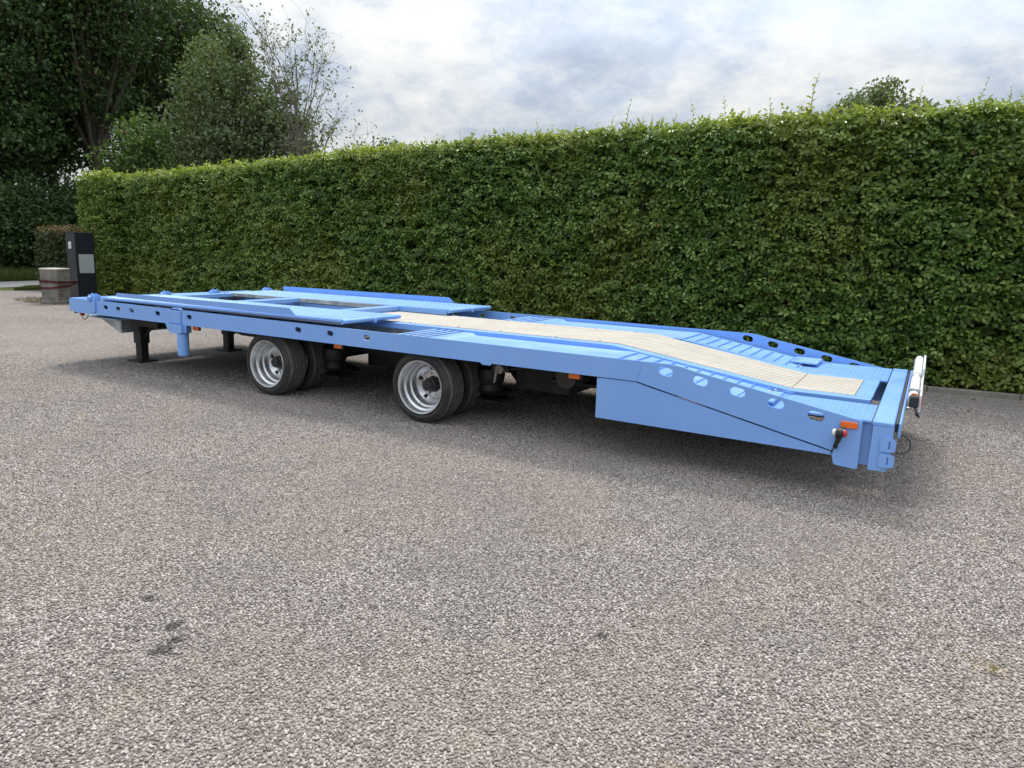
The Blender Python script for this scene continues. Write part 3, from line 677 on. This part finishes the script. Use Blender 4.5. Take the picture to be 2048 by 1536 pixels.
for zz in (.47, .33):
    bm = BM(); e = Vector((pa.x-.02, pa.y+.03, .43))
    p = [bl(.394, -.1, zz), bl(.394, .012, zz), bl(.2, .014, zz), bl(-.014, .014, zz + .25*(.42-zz)), bl(-.016, -.40, zz + .55*(.42-zz)), e]
    for a, b in zip(p, p[1:]):
        d = (b-a).normalized(); 
        vv = [bm.verts.new(q + Vector((0, 0, s_))) for q in (a, b) for s_ in (-.018, .018)]
        bm.faces.new((vv[0], vv[2], vv[3], vv[1]))
    r_ = bmesh.ops.solidify(bm, geom=bm.faces[:], thickness=.004)
    obj('strap_band', bm, STRAP, st)
bm = BM(); add_tube(bm, (pa.x-.03, pa.y+.02, .40), (pa.x-.03, pa.y+.02, .47), .018, .018, 10); obj('strap_buckle', bm, GALV, st)

# ------------------------------------------------------------------ the trailer
W = 2.5
T = tag(empty('trailer', (3.7, 1.25, 0)), 'long sky blue beavertail car transporter trailer with twin wheels', 'trailer')
TI = Matrix.Translation((-3.7, -1.25, 0))
_obj = obj
def part(o, parent=None):
    if parent is None: o.parent = T; o.matrix_parent_inverse = TI
    else: o.parent = parent; o.matrix_parent_inverse = Matrix()
    return o
def pbox(name, m, x0, x1, y0, y1, z0, z1, bev=.003, parent=None): return part(box(name, m, None, x0, x1, y0, y1, z0, z1, bev), parent)
def sub(o, parent):            # geometry of both is written in the trailer's own coordinates
    o.parent = parent; o.matrix_parent_inverse = Matrix(); return o
ZR = .727
def rail_holes():
    hs = [slot2d(x_, .671, .075, .044, -.12, .018) for x_ in (.175, .404, .644, 1.088, 1.593, 3.11, 3.498, 3.912)]
    for x_, z_ in ((6.529, .675), (6.765, .639), (7.008, .598), (7.248, .554), (7.487, .509)):
        hs.append(slot2d(x_, z_, .098, .056, -.175))
    return hs
RAILP = [(-.525, .588), (-.44, .588), (-.43, .579), (-.42, .577), (1.205, .580), (1.25, .50), (1.53, .50), (1.54, .582), (5.06, .582), (5.075, .566), (5.15, .566), (5.155, .582), (6.331, .585),
         (7.594, .312), (7.61, .235), (7.626, .226), (7.735, .219), (7.745, .228), (7.745, .515), (6.72, .699), (6.62, .721), (6.55, ZR), (-.50, .735), (-.525, .725)]
RAILF = [p for p in RAILP if not (1.2 < p[0] < 1.55 or 5.06 <= p[0] < 5.16)]
rail_n = part(_obj('side_rail', plate_xz(RAILP, 0, .012, rail_holes()), PAINT))
rail_f = part(_obj('side_rail', plate_xz(RAILF, W-.012, W, rail_holes()), PAINT))
# rolled lower lips of the rails
for y0, y1 in ((.012, .055), (W-.055, W-.012)):
    pbox('rail_lip', PAINT, -.44, 6.32, y0, y1, .584, .594, .002)
# drop panels (tool boxes) under the beavertail
DROP = [(6.034, .577), (6.036, .289), (7.606, .283), (7.60, .300), (6.335, .573), (6.328, .579)]
part(_obj('drop_panel', plate_xz(DROP, .006, .018), PAINT)); part(_obj('drop_panel', plate_xz(DROP, W-.018, W-.006), PAINT))
pbox('box_end_plate', PAINT, 6.036, 6.046, .02, .55, .30, .57); pbox('box_floor', DARK, 6.05, 7.55, .03, .55, .300, .31); pbox('box_floor', DARK, 6.05, 7.55, W-.55, W-.03, .300, .31)
# chassis beams and cross members
for y_ in (.80, 1.62):
    part(_obj('chassis_beam', plate_xz([(-.35, .62), (.6, .52), (1.4, .40), (6.2, .36), (7.7, .34), (7.7, .46), (6.1, .655), (-.35, .70)], y_, y_+.09), DARK))
for i, x_ in enumerate((-.3, .62, 1.05, 1.95, 3.7, 4.95, 5.6, 6.35, 7.05)):
    zt = .655 if x_ < 6.1 else .655 - (x_-6.1)*.165; pbox('cross_member', DARK, x_, x_+.07, .06, W-.06, zt-.085, zt-.01, .003)
# wheel track floors, plates and ribs, both sides
pbox('front_deck_plate', PAINT, -.50, .0, .016, W-.016, .715, .738, .004)
part(_obj('front_bumper', plate_xy([(-.545, .03), (-.53, 0.014), (-.46, .014), (-.46, W-.014), (-.53, W-.014), (-.545, W-.03)], .60, .732), PAINT))
pbox('front_skirt', DARK, -.50, -.47, .03, W-.03, .56, .598, .002)
for s_, (ya, yb) in (('n', (.016, .70)), ('f', (1.80, W-.016))):
    pbox('trough_floor', GALV, .02, 4.13, ya, yb, .615, .622, .001)
    inner = yb if s_ == 'n' else ya
    pbox('trough_side', GALV, .02, 4.50, inner-.004 if s_ == 'f' else inner, inner if s_ == 'f' else inner+.004, .625, .716, .001)
    for x_ in (4.135, 4.215, 4.295, 4.375): pbox('track_slat', PAINT, x_, x_+.042, ya+.002, yb-.01, .709, .712, .0)
    part(_obj('track_plate', plate_xz([(4.455, .712), (4.555, .712), (4.60, .694), (6.085, .694), (6.085, .684), (4.455, .684)], ya+.002, yb-.012), PAINT))
    # sloping track: base sheet plus ribs standing proud
    zr = lambda x_: .690 - (x_-6.09)*(.165/1.03)
    part(_obj('ramp_plate', plate_xz([(6.089, .690), (7.12, zr(7.12)), (7.12, zr(7.12)-.012), (6.089, .678)], ya+.002, yb-.012), PAINT))
    for k in range(11):
        x_ = 6.10 + k*.0985
        part(_obj('ramp_rib', plate_xz([(x_, zr(x_)-.002), (x_, zr(x_)+.013), (x_+.006, zr(x_+.006)+.013), (x_+.007, zr(x_+.007)-.002)], ya+.10 if s_ == 'n' else ya+.06, yb-.06 if s_ == 'n' else yb-.10), PAINT))
    part(_obj('tail_tread', plate_xz([(7.125, .524), (7.79, .520), (7.79, .508), (7.125, .512)], ya+.004, (yb-.13) if s_ == 'n' else yb-.004) if s_ == 'n' else plate_xz([(7.125, .524), (7.79, .520), (7.79, .508), (7.125, .512)], ya-.10, yb-.004), TREAD))
    # hinged flap at the foot of the slope
    yc0, yc1 = (ya+.02, ya+.42) if s_ == 'n' else (yb-.44, yb-.05)
    fl = part(_obj('flap_plate', plate_xz([(7.00, zr(7.0)+.012), (7.22, .556), (7.225, .544), (7.0, zr(7.0)+.002)], yc0, yc1), PAINT))
    bm = BM(); add_tube(bm, (7.03, yc0+.02, zr(7.03)+.014), (7.03, yc1-.02, zr(7.03)+.014), .009, .009, 8); sub(_obj('hinge_pin', bm, PAINT, None, True), fl)
    bm = BM()
    add_path(bm, [(7.10, (ya+yb)/2+.1*(1 if s_ == 'n' else -1)+.08, .535), (7.15, (ya+yb)/2+.18, .548), (7.2, (ya+yb)/2+.14, .55), (7.26, (ya+yb)/2+.20, .538)], .007, 6); part(_obj('latch_hook', bm, PAINT, None, True))
# centre spine: blue borders and cream chequer plates
YC = (.785, 1.69)
ZC = .727
def spine(x): return ZC if x <= 5.88 else (ZC - (x-5.88)*((ZC-.533)/1.34) if x < 7.22 else .533)
def spine_plate(name, x0, x1, y0a, y1a, y0b, y1b, dz, th, m):
    """sheet following the spine from x0 to x1 with straight edges in plan"""
    bm = BM(); xs = [x0] + [q for q in (5.88, 7.22) if x0 < q < x1] + [x1]; prev = None
    for x_ in xs:
        t = (x_-x0)/(x1-x0); ya_, yb_ = y0a+(y0b-y0a)*t, y1a+(y1b-y1a)*t; z = spine(x_)+dz
        ring = [bm.verts.new(p) for p in ((x_, ya_, z), (x_, yb_, z), (x_, yb_, z-th), (x_, ya_, z-th))]
        if prev:
            for k in range(4): bm.faces.new((prev[k], prev[(k+1) % 4], ring[(k+1) % 4], ring[k]))
        else: bm.faces.new(ring[::-1])
        prev = ring
    bm.faces.new(prev); return part(_obj(name, bm, m))
spine_plate('spine_border', .4, 7.74, .705, YC[0]-.002, .645, .768, .001, .05, PAINT)
spine_plate('spine_border', .4, 7.74, YC[1]+.002, 1.79, 1.535, 1.66, .001, .05, PAINT)
def yb_at(x):
    if x <= 5.88: return YC
    t = min((x-5.88)/1.34, 1); return (YC[0] + t*(.768-YC[0]), YC[1] + t*(1.532-YC[1]))
pbox('centre_floor', GALV, .4, 2.93, .79, 1.685, .60, .61, .001)
for x0, x1 in ((2.95, 3.58), (3.584, 5.10), (5.104, 5.88), (5.88, 7.218), (7.224, 7.632)):
    a, b = yb_at(x0), yb_at(x1); spine_plate('chequer_plate', x0, x1, a[0], a[1], b[0], b[1], .004, .012, CREAM)
spine_plate('spine_end_plate', 7.636, 7.742, .770, 1.530, .770, 1.530, .002, .02, PAINT)
for x_ in (3.2, 3.75, 4.3, 4.75, 5.3, 5.7):
    for y_ in (YC[0]+.03, YC[1]-.03):
        bm = BM(); add_tube(bm, (x_, y_, ZC), (x_, y_, ZC+.008), .008, .006, 8); part(_obj('plate_bolt', bm, DARK))
# rear cross beam with end plates, inner end plates and hinges
pbox('rear_beam', PAINT, 7.797, 7.913, .003, W-.003, .498, .525, .006)
pbox('rear_beam_core', DARK, 7.81, 7.90, .06, W-.06, .30, .497, .004)
ENDP = [(7.80, .232), (7.802, .228), (7.90, .232), (7.905, .30), (7.914, .49), (7.914, .500), (7.803, .498)]
part(_obj('beam_end_plate', plate_xz(ENDP, 0.0, .014), PAINT)); part(_obj('beam_end_plate', plate_xz(ENDP, W-.014, W), PAINT))
pbox('rear_inner_plate', PAINT, 7.72, 7.80, .05, .062, .24, .50); pbox('rear_inner_plate', PAINT, 7.72, 7.80, W-.062, W-.05, .24, .50)
pbox('bumper_seal', BLACK, 7.916, 7.932, .03, W-.03, .47, .522, .003)
pbox('bumper_strip', PAINT, 7.934, 7.948, .015, W-.015, .44, .527, .003)
for z_ in (.395, .300):
    h = part(_obj('hinge_plate', plate_xz(slot2d(7.888, z_, .072, .082, 0, .012), -.014, -.001, [slot2d(7.900, z_, .010, .045, 0, .003)]), PAINT))
    bm = BM(); add_tube(bm, (7.926, -.008, z_-.035), (7.926, -.008, z_+.035), .008, .008, 8); sub(_obj('hinge_pin', bm, PAINT, None, True), h)
bm = BM(); add_path(bm, [(7.955 + .052*math.cos(a_), .03, .40 + .055*math.sin(a_)) for a_ in [R(110-24*k_) for k_ in range(11)]], .004, 6); part(_obj('cable_loop', bm, BLACK, None, True))
# light board behind the beam
lb = part(_obj('light_bar', (lambda b: (add_tube(b, (7.985, .58, .585), (7.985, 1.52, .60), .030, .030, 16), b)[1])(BM()), WHITE, None, True))
bm = BM(); add_tube(bm, (7.988, 1.55, .605), (7.988, 2.52, .622), .030, .030, 16); part(_obj('light_bar', bm, WHITE, None, True))
pbox('lamp_board', WHITE, 8.020, 8.034, .60, 1.50, .50, .612, .004); pbox('lamp_board', WHITE, 8.020, 8.036, 1.56, 2.50, .53, .665, .004)
for y0 in (.45,):
    bm = BM(); add_box(bm, 7.965, 8.02, .50, .578, .545, .615, .006); part(_obj('lamp_end', bm, BLACK)); pbox('lamp_lens', ORANGE, 7.972, 8.012, .5785, .60, .615, .622, .001); pbox('lamp_lens', REDL, 8.0345, 8.040, .70, .90, .52, .57, .002)
for y_ in (.75, 1.45, 1.62, 2.4):
    bm = BM(); add_path(bm, [(7.945, y_, .49), (7.975, y_, .50), (7.985, y_, .59)], .010, 6); part(_obj('lamp_bracket', bm, GALV, None, True))
    bm = BM(); add_box(bm, 7.95, 8.022, y_-.012, y_+.012, .555, .63, .003); part(_obj('bar_clamp', bm, GALV))
bm = BM(); add_path(bm, [(8.0, .52, .545), (8.02, .46, .515), (8.03, .50, .49), (8.01, .55, .50)], .007, 6); part(_obj('lamp_cable', bm, BLACK, None, True))
# side reflector and marker lamp on its rubber arm
rf = pbox('side_reflector', ORANGE, 7.628, 7.722, -.014, -.001, .463, .503, .004)
arm = part(_obj('marker_arm', (lambda b: (add_path(b, [(7.618, -.002, .335), (7.612, -.03, .345), (7.626, -.045, .385), (7.632, -.05, .425)], [.010, .012, .015, .020], 8), add_tube(b, (7.612, -.05, .437), (7.652, -.05, .437), .028, .028, 14), b)[2])(BM()), BLACK, None, True))
def dome(name, m, c, r, sx):
    bm = BM(); bmesh.ops.create_uvsphere(bm, u_segments=14, v_segments=8, radius=r)
    for v in bm.verts: v.co = Vector((c[0] + v.co.x*sx, c[1] + v.co.y, c[2] + v.co.z))
    return _obj(name, bm, m, None, True)
sub(dome('clear_lens', WHITEL, (7.606, -.05, .437), .023, .8), arm); sub(dome('red_lens', REDL, (7.658, -.05, .437), .023, .8), arm)
bm = BM(); add_path(bm, [(7.620, -.01, .34), (7.600, -.012, .32), (7.597, .0, .30), (7.60, .01, .285)], .0045, 6); sub(_obj('marker_wire', bm, BLACK, None, True), arm)
bm = BM(); add_path(bm, [(6.331, -.0005, .586), (6.336, -.001, .63), (6.352, -.001, .68), (6.36, -.0005, .724)], .0028, 6); part(_obj('weld_seam', bm, PAINT, None, True))
# marker lamps under the rail
for x_ in (1.60, 3.526, 5.829):
    lm = pbox('marker_lamp', ORANGE, x_-.045, x_+.045, .06, .072, .535, .572, .004)
    sub(box('lamp_base', DARK, None, x_-.06, x_+.06, .073, .082, .53, .585, .002), lm)
# support foot pocket
pk = pbox('stake_pocket', PAINT, 1.285, 1.475, -.014, -.001, .592, .722, .003)
for x_ in (1.305, 1.455):
    for z_ in (.61, .655, .70):
        bm = BM(); add_tube(bm, (x_, -.020, z_), (x_, -.013, z_), .007, .007, 6); sub(_obj('bolt', bm, PAINT), pk)
bm = plate_xz([(1.29, .585), (1.50, .585), (1.50, .505), (1.46, .49), (1.33, .49), (1.29, .515)], -.03, .09); part(_obj('foot_bracket', bm, PAINT))
bm = BM(); add_tube(bm, (1.44, .03, .492), (1.44, .03, .272), .057, .057, 24); add_tube(bm, (1.44, .03, .2721), (1.44, .03, .258), .057, .050, 24); part(_obj('support_foot', bm, PAINT, None, True))
bm = plate_xz([(1.30, .724), (1.34, .75), (1.44, .75), (1.475, .724)], .0, .03); part(_obj('pocket_lug', bm, PAINT))
# landing legs
for y_ in (.50, 1.72):
    lg = pbox('landing_leg', DARK, -.05, .085, y_-.06, y_+.06, .215, .62, .005)
    sub(box('inner_leg', DARK, None, -.035, .07, y_-.048, y_+.048, .02, .214, .004), lg); sub(box('foot_plate', DARK, None, -.11, .14, y_-.12, y_+.12, .004, .0195, .003), lg)
    bm = BM(); add_path(bm, [(.09, y_, .30), (.20, y_, .40), (.33, y_, .46)], .018, 6); sub(_obj('leg_brace', bm, DARK), lg)
pbox('leg_cross_tube', DARK, -.01, .05, .561, 1.659, .44, .50, .004); pbox('gear_box', DARK, .17, .55, .35, .70, .44, .575, .006)
# coupling wedge under the nose
LIGHTB = mat('pale blue nose plate', (.36, .55, .72), .35)[0]
part(_obj('nose_plate', plate_xz([(-.60, .505), (.05, .50), (.05, .515), (-.58, .517)], .20, 1.1), LIGHTB))
part(_obj('nose_wedge', plate_xz([(-.34, .498), (.05, .498), (.06, .36), (.03, .355)], .24, 1.05), GALV))
bm = BM(); add_path(bm, [(-.40, .06, .575), (-.38, .05, .52), (-.33, .05, .495), (-.28, .06, .53), (-.27, .06, .58)], .005, 5); part(_obj('front_cable', bm, DARK, None, True)); pbox('front_plug', REDL, -.425, -.39, .05, .09, .535, .575, .003)
# bolted lug brackets of the lifting frame across the nose
for y_ in (-.018, .86, 1.56, 2.42):
    bk = part(_obj('lug_bracket', plate_xz([(-.11, .795), (.0, .795), (.0, .70), (-.01, .605), (-.065, .60), (-.105, .68)], y_, y_+.075), PAINT))
    bm = BM()
    for x_ in (-.09, -.02): add_tube(bm, (x_, y_+.037, .794), (x_, y_+.037, .812), .010, .010, 6)
    sub(_obj('bolt', bm, PAINT), bk)
    bm = BM(); add_tube(bm, (-.075, y_-.022, .755), (-.075, y_+.001, .755), .030, .030, 14); add_tube(bm, (-.075, y_-.028, .755), (-.075, y_-.021, .755), .014, .014, 10); sub(_obj('pivot_pin', bm, PAINT, None, True), bk)
# lifting frame: two runways with flanges joined by cross tubes
LAV = mat('dull grey blue', (.26, .33, .46), .6)[0]  # duller, greyer blue for the near runway's outer beam
def zt(x): return .772 + .0065*x
for s_, (ya, yb, yfl) in (('n', (.055, .80, .030)), ('f', (1.66, 2.445, 2.47))):
    pl = 6; wpl = (yb-ya)/pl
    for k in range(pl):
        y0 = ya + k*wpl; bm = BM()
        r_ = plate_xz([(.02, zt(.02)), (3.60, zt(3.60)), (3.60, zt(3.6)-.016), (.02, zt(.02)-.016)], y0+.003, y0+wpl-.003, (), bm)
        # pressed-up grip teeth along each plank
        for q in range(58):
            x_ = .08 + q*.0605 + (.03 if k % 2 else 0)
            if x_ > 3.55: continue
            z_ = zt(x_)
            vv = [bm.verts.new(p) for p in ((x_, y0+.02, z_-.001), (x_+.028, y0+.02, z_-.001), (x_+.028, y0+wpl-.02, z_-.001), (x_, y0+wpl-.02, z_-.001), (x_+.010, y0+.035, z_+.006), (x_+.02, y0+.035, z_+.006), (x_+.02, y0+wpl-.035, z_+.006), (x_+.010, y0+wpl-.035, z_+.006))]
            for f_ in ((4, 5, 6, 7), (0, 1, 5, 4), (1, 2, 6, 5), (2, 3, 7, 6), (3, 0, 4, 7)): bm.faces.new([vv[i] for i in f_])
        part(_obj('runway_plank', bm, PAINT))
    for yk, mm in ((ya+.002, LAV if s_ == 'n' else GALV), (yb-.012, GALV if s_ == 'n' else PAINT)):
        part(_obj('runway_beam', plate_xz([(.03, zt(0)-.018), (3.585, zt(3.6)-.018), (3.585, .748), (.03, .742)], yk, yk+.01), mm))
    x0f, x1f = (.33, 3.045) if s_ == 'n' else (.24, 3.10)
    part(_obj('runway_flange', plate_xz([(x0f+.03, zt(x0f)+.02 if s_ == 'n' else zt(x0f)), (x0f, zt(x0f)+.05), (x0f+.03, zt(x0f)+.064), (x1f-.07, zt(x1f)+.064), (x1f, zt(x1f)+.008), (x1f, zt(x1f))], yfl, yfl+.006), PAINT))
    part(_obj('flange_foot', plate_xz([(.05, zt(0)-.004), (3.60, zt(3.6)-.004), (3.60, zt(3.6)-.022), (.05, zt(0)-.02)], min(yfl, ya if s_ == 'n' else yb)+.001, max(yfl, ya if s_ == 'n' else yb)-.001), PAINT))
    bm = BM(); add_tube(bm, (3.612, ya-.02, zt(3.6)-.018), (3.612, yb+.015, zt(3.6)-.018), .021, .021, 14); et = part(_obj('runway_end_tube', bm, PAINT, None, True))
    for t in (.52,):
        bm = BM(); add_box(bm, 3.60, 3.64, ya+(yb-ya)*t-.02, ya+(yb-ya)*t+.02, zt(3.6)-.05, zt(3.6)-.012, .004); sub(_obj('tube_lug', bm, PAINT), et)
for x0, wdt in ((.16, .05), (1.27, .13), (2.83, .11)):
    pbox('frame_cross_tube', PAINT, x0, x0+wdt, .80, 1.662, zt(x0)-.052, zt(x0)-.001, .006)
pbox('frame_inner_beam', PAINT, 2.94, 3.58, 1.645, 1.659, .735, zt(3)-.002, .003)
pbox('frame_inner_beam', GALV, 1.40, 2.83, 1.645, 1.659, .735, zt(2)-.002, .002); pbox('frame_inner_beam', GALV, .21, 1.27, 1.645, 1.659, .735, zt(1)-.002, .002)

# ---- running gear
def tyre_profile(wd, R0, rr):
    h = wd/2
    tp = [(-h+.034, R0-.004), (-h+.020, R0-.009), (-h+.009, R0-.024), (-h+.001, R0-.048), (-h-.002, rr+.038), (-h+.006, rr+.014), (-h+.014, rr+.004), (-h+.02, rr-.008)]
    sidew = [(y, r) for y, r in tp]
    tread = []
    ribs = 5; span = 2*(h-.038); rw = span/ribs
    for k in range(ribs):
        y0 = -h+.038 + k*rw; top_ = R0 - .003*abs(k-2)**1.5*.6
        tread += [(y0+.004, top_), (y0+rw-.004, top_)]
        if k < ribs-1: tread += [(y0+rw-.0035, R0-.016), (y0+rw+.0035, R0-.016)]
    other = [(-y, r) for y, r in sidew]
    return sidew, tread, other
WR = .306; RR = .219; TW = .235
def wheel(xc, yc, outer=True, flip=False):
    prof_h = TW/2
    # dished rim: barrel, well and disc with black plugs for hand holes; local y=-h is the outer face
    sgn = -1 if flip else 1
    h = prof_h
    rimp = [(-h+.014, RR), (-h+.004, RR+.007), (-h-.003, RR+.004), (-h, RR-.006), (-h+.014, RR-.012), (-h+.052, RR-.014), (-h+.062, RR-.028), (-h+.066, RR-.031), (-h+.112, RR-.033), (-h+.119, RR-.046), (-h+.125, RR-.049), (-h+.160, RR-.051), (-h+.168, RR-.058)]
    disc_y = -h+.205
    rimp += [(-h+.180, RR-.066), (disc_y-.008, .122), (disc_y-.002, .117), (disc_y-.004, .07), (disc_y, .065), (disc_y+.014, .065), (disc_y+.014, .13), (h-.012, RR-.05), (h-.008, RR-.01), (h-.004, RR+.004), (h-.012, RR)]
    wm = lathe('wheel', [(y*sgn, r) for y, r in rimp], RIM)
    part(wm); wm.location = (xc, yc, WR)
    if outer or True:
        sidew, tread, other = tyre_profile(TW, WR, RR)
        ty = lathe('tyre', sidew[::-1] + tread + other, RUBBER, wm, 56)
        ty.data.materials.append(TREADRUB)
        for p in ty.data.polygons:
            c = p.center; 
            if math.hypot(c.x, c.z) > WR-.007: p.material_index = 1
    if outer:
        hub = lathe('hub', [(y*sgn, r) for y, r in [(disc_y, .068), (disc_y-.02, .066), (disc_y-.05, .060), (disc_y-.072, .058), (disc_y-.080, .048), (disc_y-.108, .046), (disc_y-.116, .038), (disc_y-.116, .001), (disc_y+.02, .001), (disc_y+.02, .068)]], HUB, wm, 24)
        bm = BM()
        for k in range(8):
            a = 2*math.pi*k/8 + .3; add_tube(bm, (.094*math.cos(a), (disc_y-.004)*sgn, .094*math.sin(a)), (.094*math.cos(a), (disc_y-.030)*sgn, .094*math.sin(a)), .013, .011, 6)
        o = _obj('wheel_nuts', bm, RIM, wm); 
        bm = BM()
        for k in range(5):
            a = 2*math.pi*k/5 + .35; r_ = .1375; c = Vector((r_*math.cos(a), (disc_y-.0165)*sgn, r_*math.sin(a)))
            add_tube(bm, c + Vector((.009*math.cos(a), -.0085*sgn, .009*math.sin(a)))*1.0, c + Vector((-.008*math.cos(a), .02*sgn, -.008*math.sin(a))), .018, .018, 14)
        _obj('dark_hole_plugs', bm, BLACK, wm, True)  # solid black plugs stand in for the shade inside open holes
    return wm
for xc in (2.655, 4.455):
    wheel(xc, .030+TW/2); wheel(xc, 0.030+TW/2+.295, outer=False)
    wheel(xc, W-.030-TW/2, flip=True); wheel(xc, W-.030-TW/2-.295, outer=False, flip=True)
    bm = BM(); add_tube(bm, (xc, .20, WR), (xc, W-.20, WR), .055, .055, 14); part(_obj('axle', bm, DARK, None, True))
    for y_ in (.78, 1.66):
        # trailing arm and air bag
        part(_obj('trailing_arm', plate_xz([(xc-.55, .44), (xc-.50, .40), (xc, .24), (xc+.42, .18), (xc+.44, .215), (xc, .33), (xc-.48, .47)], y_-.04, y_+.04), DARK))
        bag = lathe('air_bag', [(-.12, .02), (-.12, .085), (-.08, .115), (-.03, .10), (.0, .118), (.05, .125), (.10, .115), (.12, .08), (.12, .02)], BLACK, None, 24)
        bag.rotation_euler = (R(90), 0, 0); part(bag); bag.location = (xc+.36, y_-.22 if y_ < 1.2 else y_+.22, .34)
        o = pbox('bag_plate', DARK, xc+.22, xc+.52, y_-.34 if y_ < 1.2 else y_+.08, y_-.08 if y_ < 1.2 else y_+.34, .165, .185, .005)
# wheel arch sheets, brake gear and tank
for y0, y1 in ((.03, .62), (W-.62, W-.03)):
    pbox('wheel_arch', DARK, 2.35, 3.1, y0, y1, .607, .613, .001); pbox('wheel_arch', DARK, 4.14, 4.9, y0, y1, .607, .613, .001)
RUST = concrete('dusty tank paint', (.05, .045, .038), (.10, .085, .07), (.03, .026, .022))
bm = BM(); add_tube(bm, (5.63, .34, .48), (5.63, 1.25, .48), .085, .085, 20); part(_obj('air_tank', bm, RUST, None, True))
pbox('valve_bracket', DARK, 5.08, 5.22, .14, .16, .50, .58, .003)
VAL = mat('grimy alloy', (.24, .22, .19), .6, .3)[0]
bm = BM(); add_tube(bm, (5.165, .105, .525), (5.165, .135, .525), .035, .035, 14); add_path(bm, [(5.15, .10, .52), (5.145, .09, .47), (5.135, .09, .42)], [.012, .010, .007], 6); part(_obj('brake_valve', bm, VAL, None, True))
bm = BM(); add_path(bm, [(5.20, .14, .52), (5.30, .2, .535), (5.42, .3, .54)], .006, 5); part(_obj('air_hose', bm, BLACK, None, True))
pbox('shade_box', DARK, 3.12, 4.08, .92, 1.58, .24, .60, .008); pbox('shade_box', DARK, 4.98, 5.5, .70, 1.80, .26, .60, .008); pbox('shade_sheet', DARK, .1, 6.0, .06, W-.06, .596, .602, .001)  # added boxes and sheet that block light and darken the underside
pbox('spare_carrier', DARK, 5.35, 5.95, .62, 1.9, .37, .40, .004)

# ------------------------------------------------------------------ loose gravel: every stone near the camera is a stone
stones_col = bpy.data.collections.new('stone_library')
for k in range(6):
    bm = BM(); bmesh.ops.create_icosphere(bm, subdivisions=1, radius=1)
    r_ = random.Random(k+40); ax = (r_.uniform(.85, 1.25), r_.uniform(.65, .95), r_.uniform(.5, .75))
    for v in bm.verts:
        s_ = 1 + r_.uniform(-.22, .18); v.co = Vector((v.co.x*ax[0]*s_, v.co.y*ax[1]*s_, v.co.z*ax[2]*s_))
    me = bpy.data.meshes.new('stone'); bm.to_mesh(me); bm.free(); me.materials.append(STONE)
    stones_col.objects.link(bpy.data.objects.new('stone', me))
cx, cy = 8.0, -4.655
fx, fy = fw.x/math.hypot(fw.x, fw.y), fw.y/math.hypot(fw.x, fw.y)
cand = []
step = .0114
d = np.arange(1.0, 7.6, step)
pts = []
gx = np.arange(-3.0, 14.5, step); gy = np.arange(-5.2, 4.0, step)
GX, GY = np.meshgrid(gx, gy); GX = GX.ravel() + rng.uniform(-.5, .5, GX.size)*step*.95; GY = GY.ravel() + rng.uniform(-.5, .5, GY.size)*step*.95
dx, dy = GX-cx, GY-cy; dep = dx*fx + dy*fy; lat = np.abs(dx*fy - dy*fx)
ok = (dep > 1.25) & (dep < 8.6) & (lat < dep*.80 + .3)
prob = np.clip(1.0 - (dep-5.0)/3.6, .0, 1)**1.2
ok &= rng.uniform(0, 1, len(dep)) < prob
GX, GY = GX[ok], GY[ok]; ns = len(GX)
print('stones', ns)
me = bpy.data.meshes.new('loose_gravel'); me.vertices.add(ns)
sz = rng.uniform(.0047, .0080, ns)
me.vertices.foreach_set('co', np.stack([GX, GY, rng.uniform(.0005, .0042, ns)], 1).reshape(-1).astype(np.float32))
a = me.attributes.new('scl', 'FLOAT', 'POINT'); a.data.foreach_set('value', sz.astype(np.float32))
a = me.attributes.new('rot', 'FLOAT_VECTOR', 'POINT'); a.data.foreach_set('vector', np.stack([rng.normal(0, .3, ns), rng.normal(0, .3, ns), rng.uniform(0, 6.28, ns)], 1).reshape(-1).astype(np.float32))
a = me.attributes.new('pick', 'INT', 'POINT'); a.data.foreach_set('value', rng.integers(0, 6, ns).astype(np.int32))
me.update()
gv = link_mesh('loose_gravel', me, STONE); tag(gv, 'pale pinkish grey stone chippings covering the yard', 'gravel', kind='stuff')
gn = bpy.data.node_groups.new('scatter_stones', 'GeometryNodeTree')
gn.interface.new_socket('Geometry', in_out='INPUT', socket_type='NodeSocketGeometry'); gn.interface.new_socket('Geometry', in_out='OUTPUT', socket_type='NodeSocketGeometry')
gi, go = gn.nodes.new('NodeGroupInput'), gn.nodes.new('NodeGroupOutput')
iop = gn.nodes.new('GeometryNodeInstanceOnPoints'); ci = gn.nodes.new('GeometryNodeCollectionInfo')
ci.inputs['Collection'].default_value = stones_col; ci.inputs['Separate Children'].default_value = True; ci.inputs['Reset Children'].default_value = True
def nattr(t, name):
    n = gn.nodes.new('GeometryNodeInputNamedAttribute'); n.data_type = t; n.inputs['Name'].default_value = name; return n.outputs['Attribute']
gn.links.new(gi.outputs[0], iop.inputs['Points']); gn.links.new(ci.outputs[0], iop.inputs['Instance']); iop.inputs['Pick Instance'].default_value = True
gn.links.new(nattr('INT', 'pick'), iop.inputs['Instance Index'])
e2r = gn.nodes.new('FunctionNodeEulerToRotation'); gn.links.new(nattr('FLOAT_VECTOR', 'rot'), e2r.inputs[0]); gn.links.new(e2r.outputs[0], iop.inputs['Rotation'])
gn.links.new(nattr('FLOAT', 'scl'), iop.inputs['Scale']); gn.links.new(iop.outputs[0], go.inputs[0])
md = gv.modifiers.new('scatter', 'NODES'); md.node_group = gn
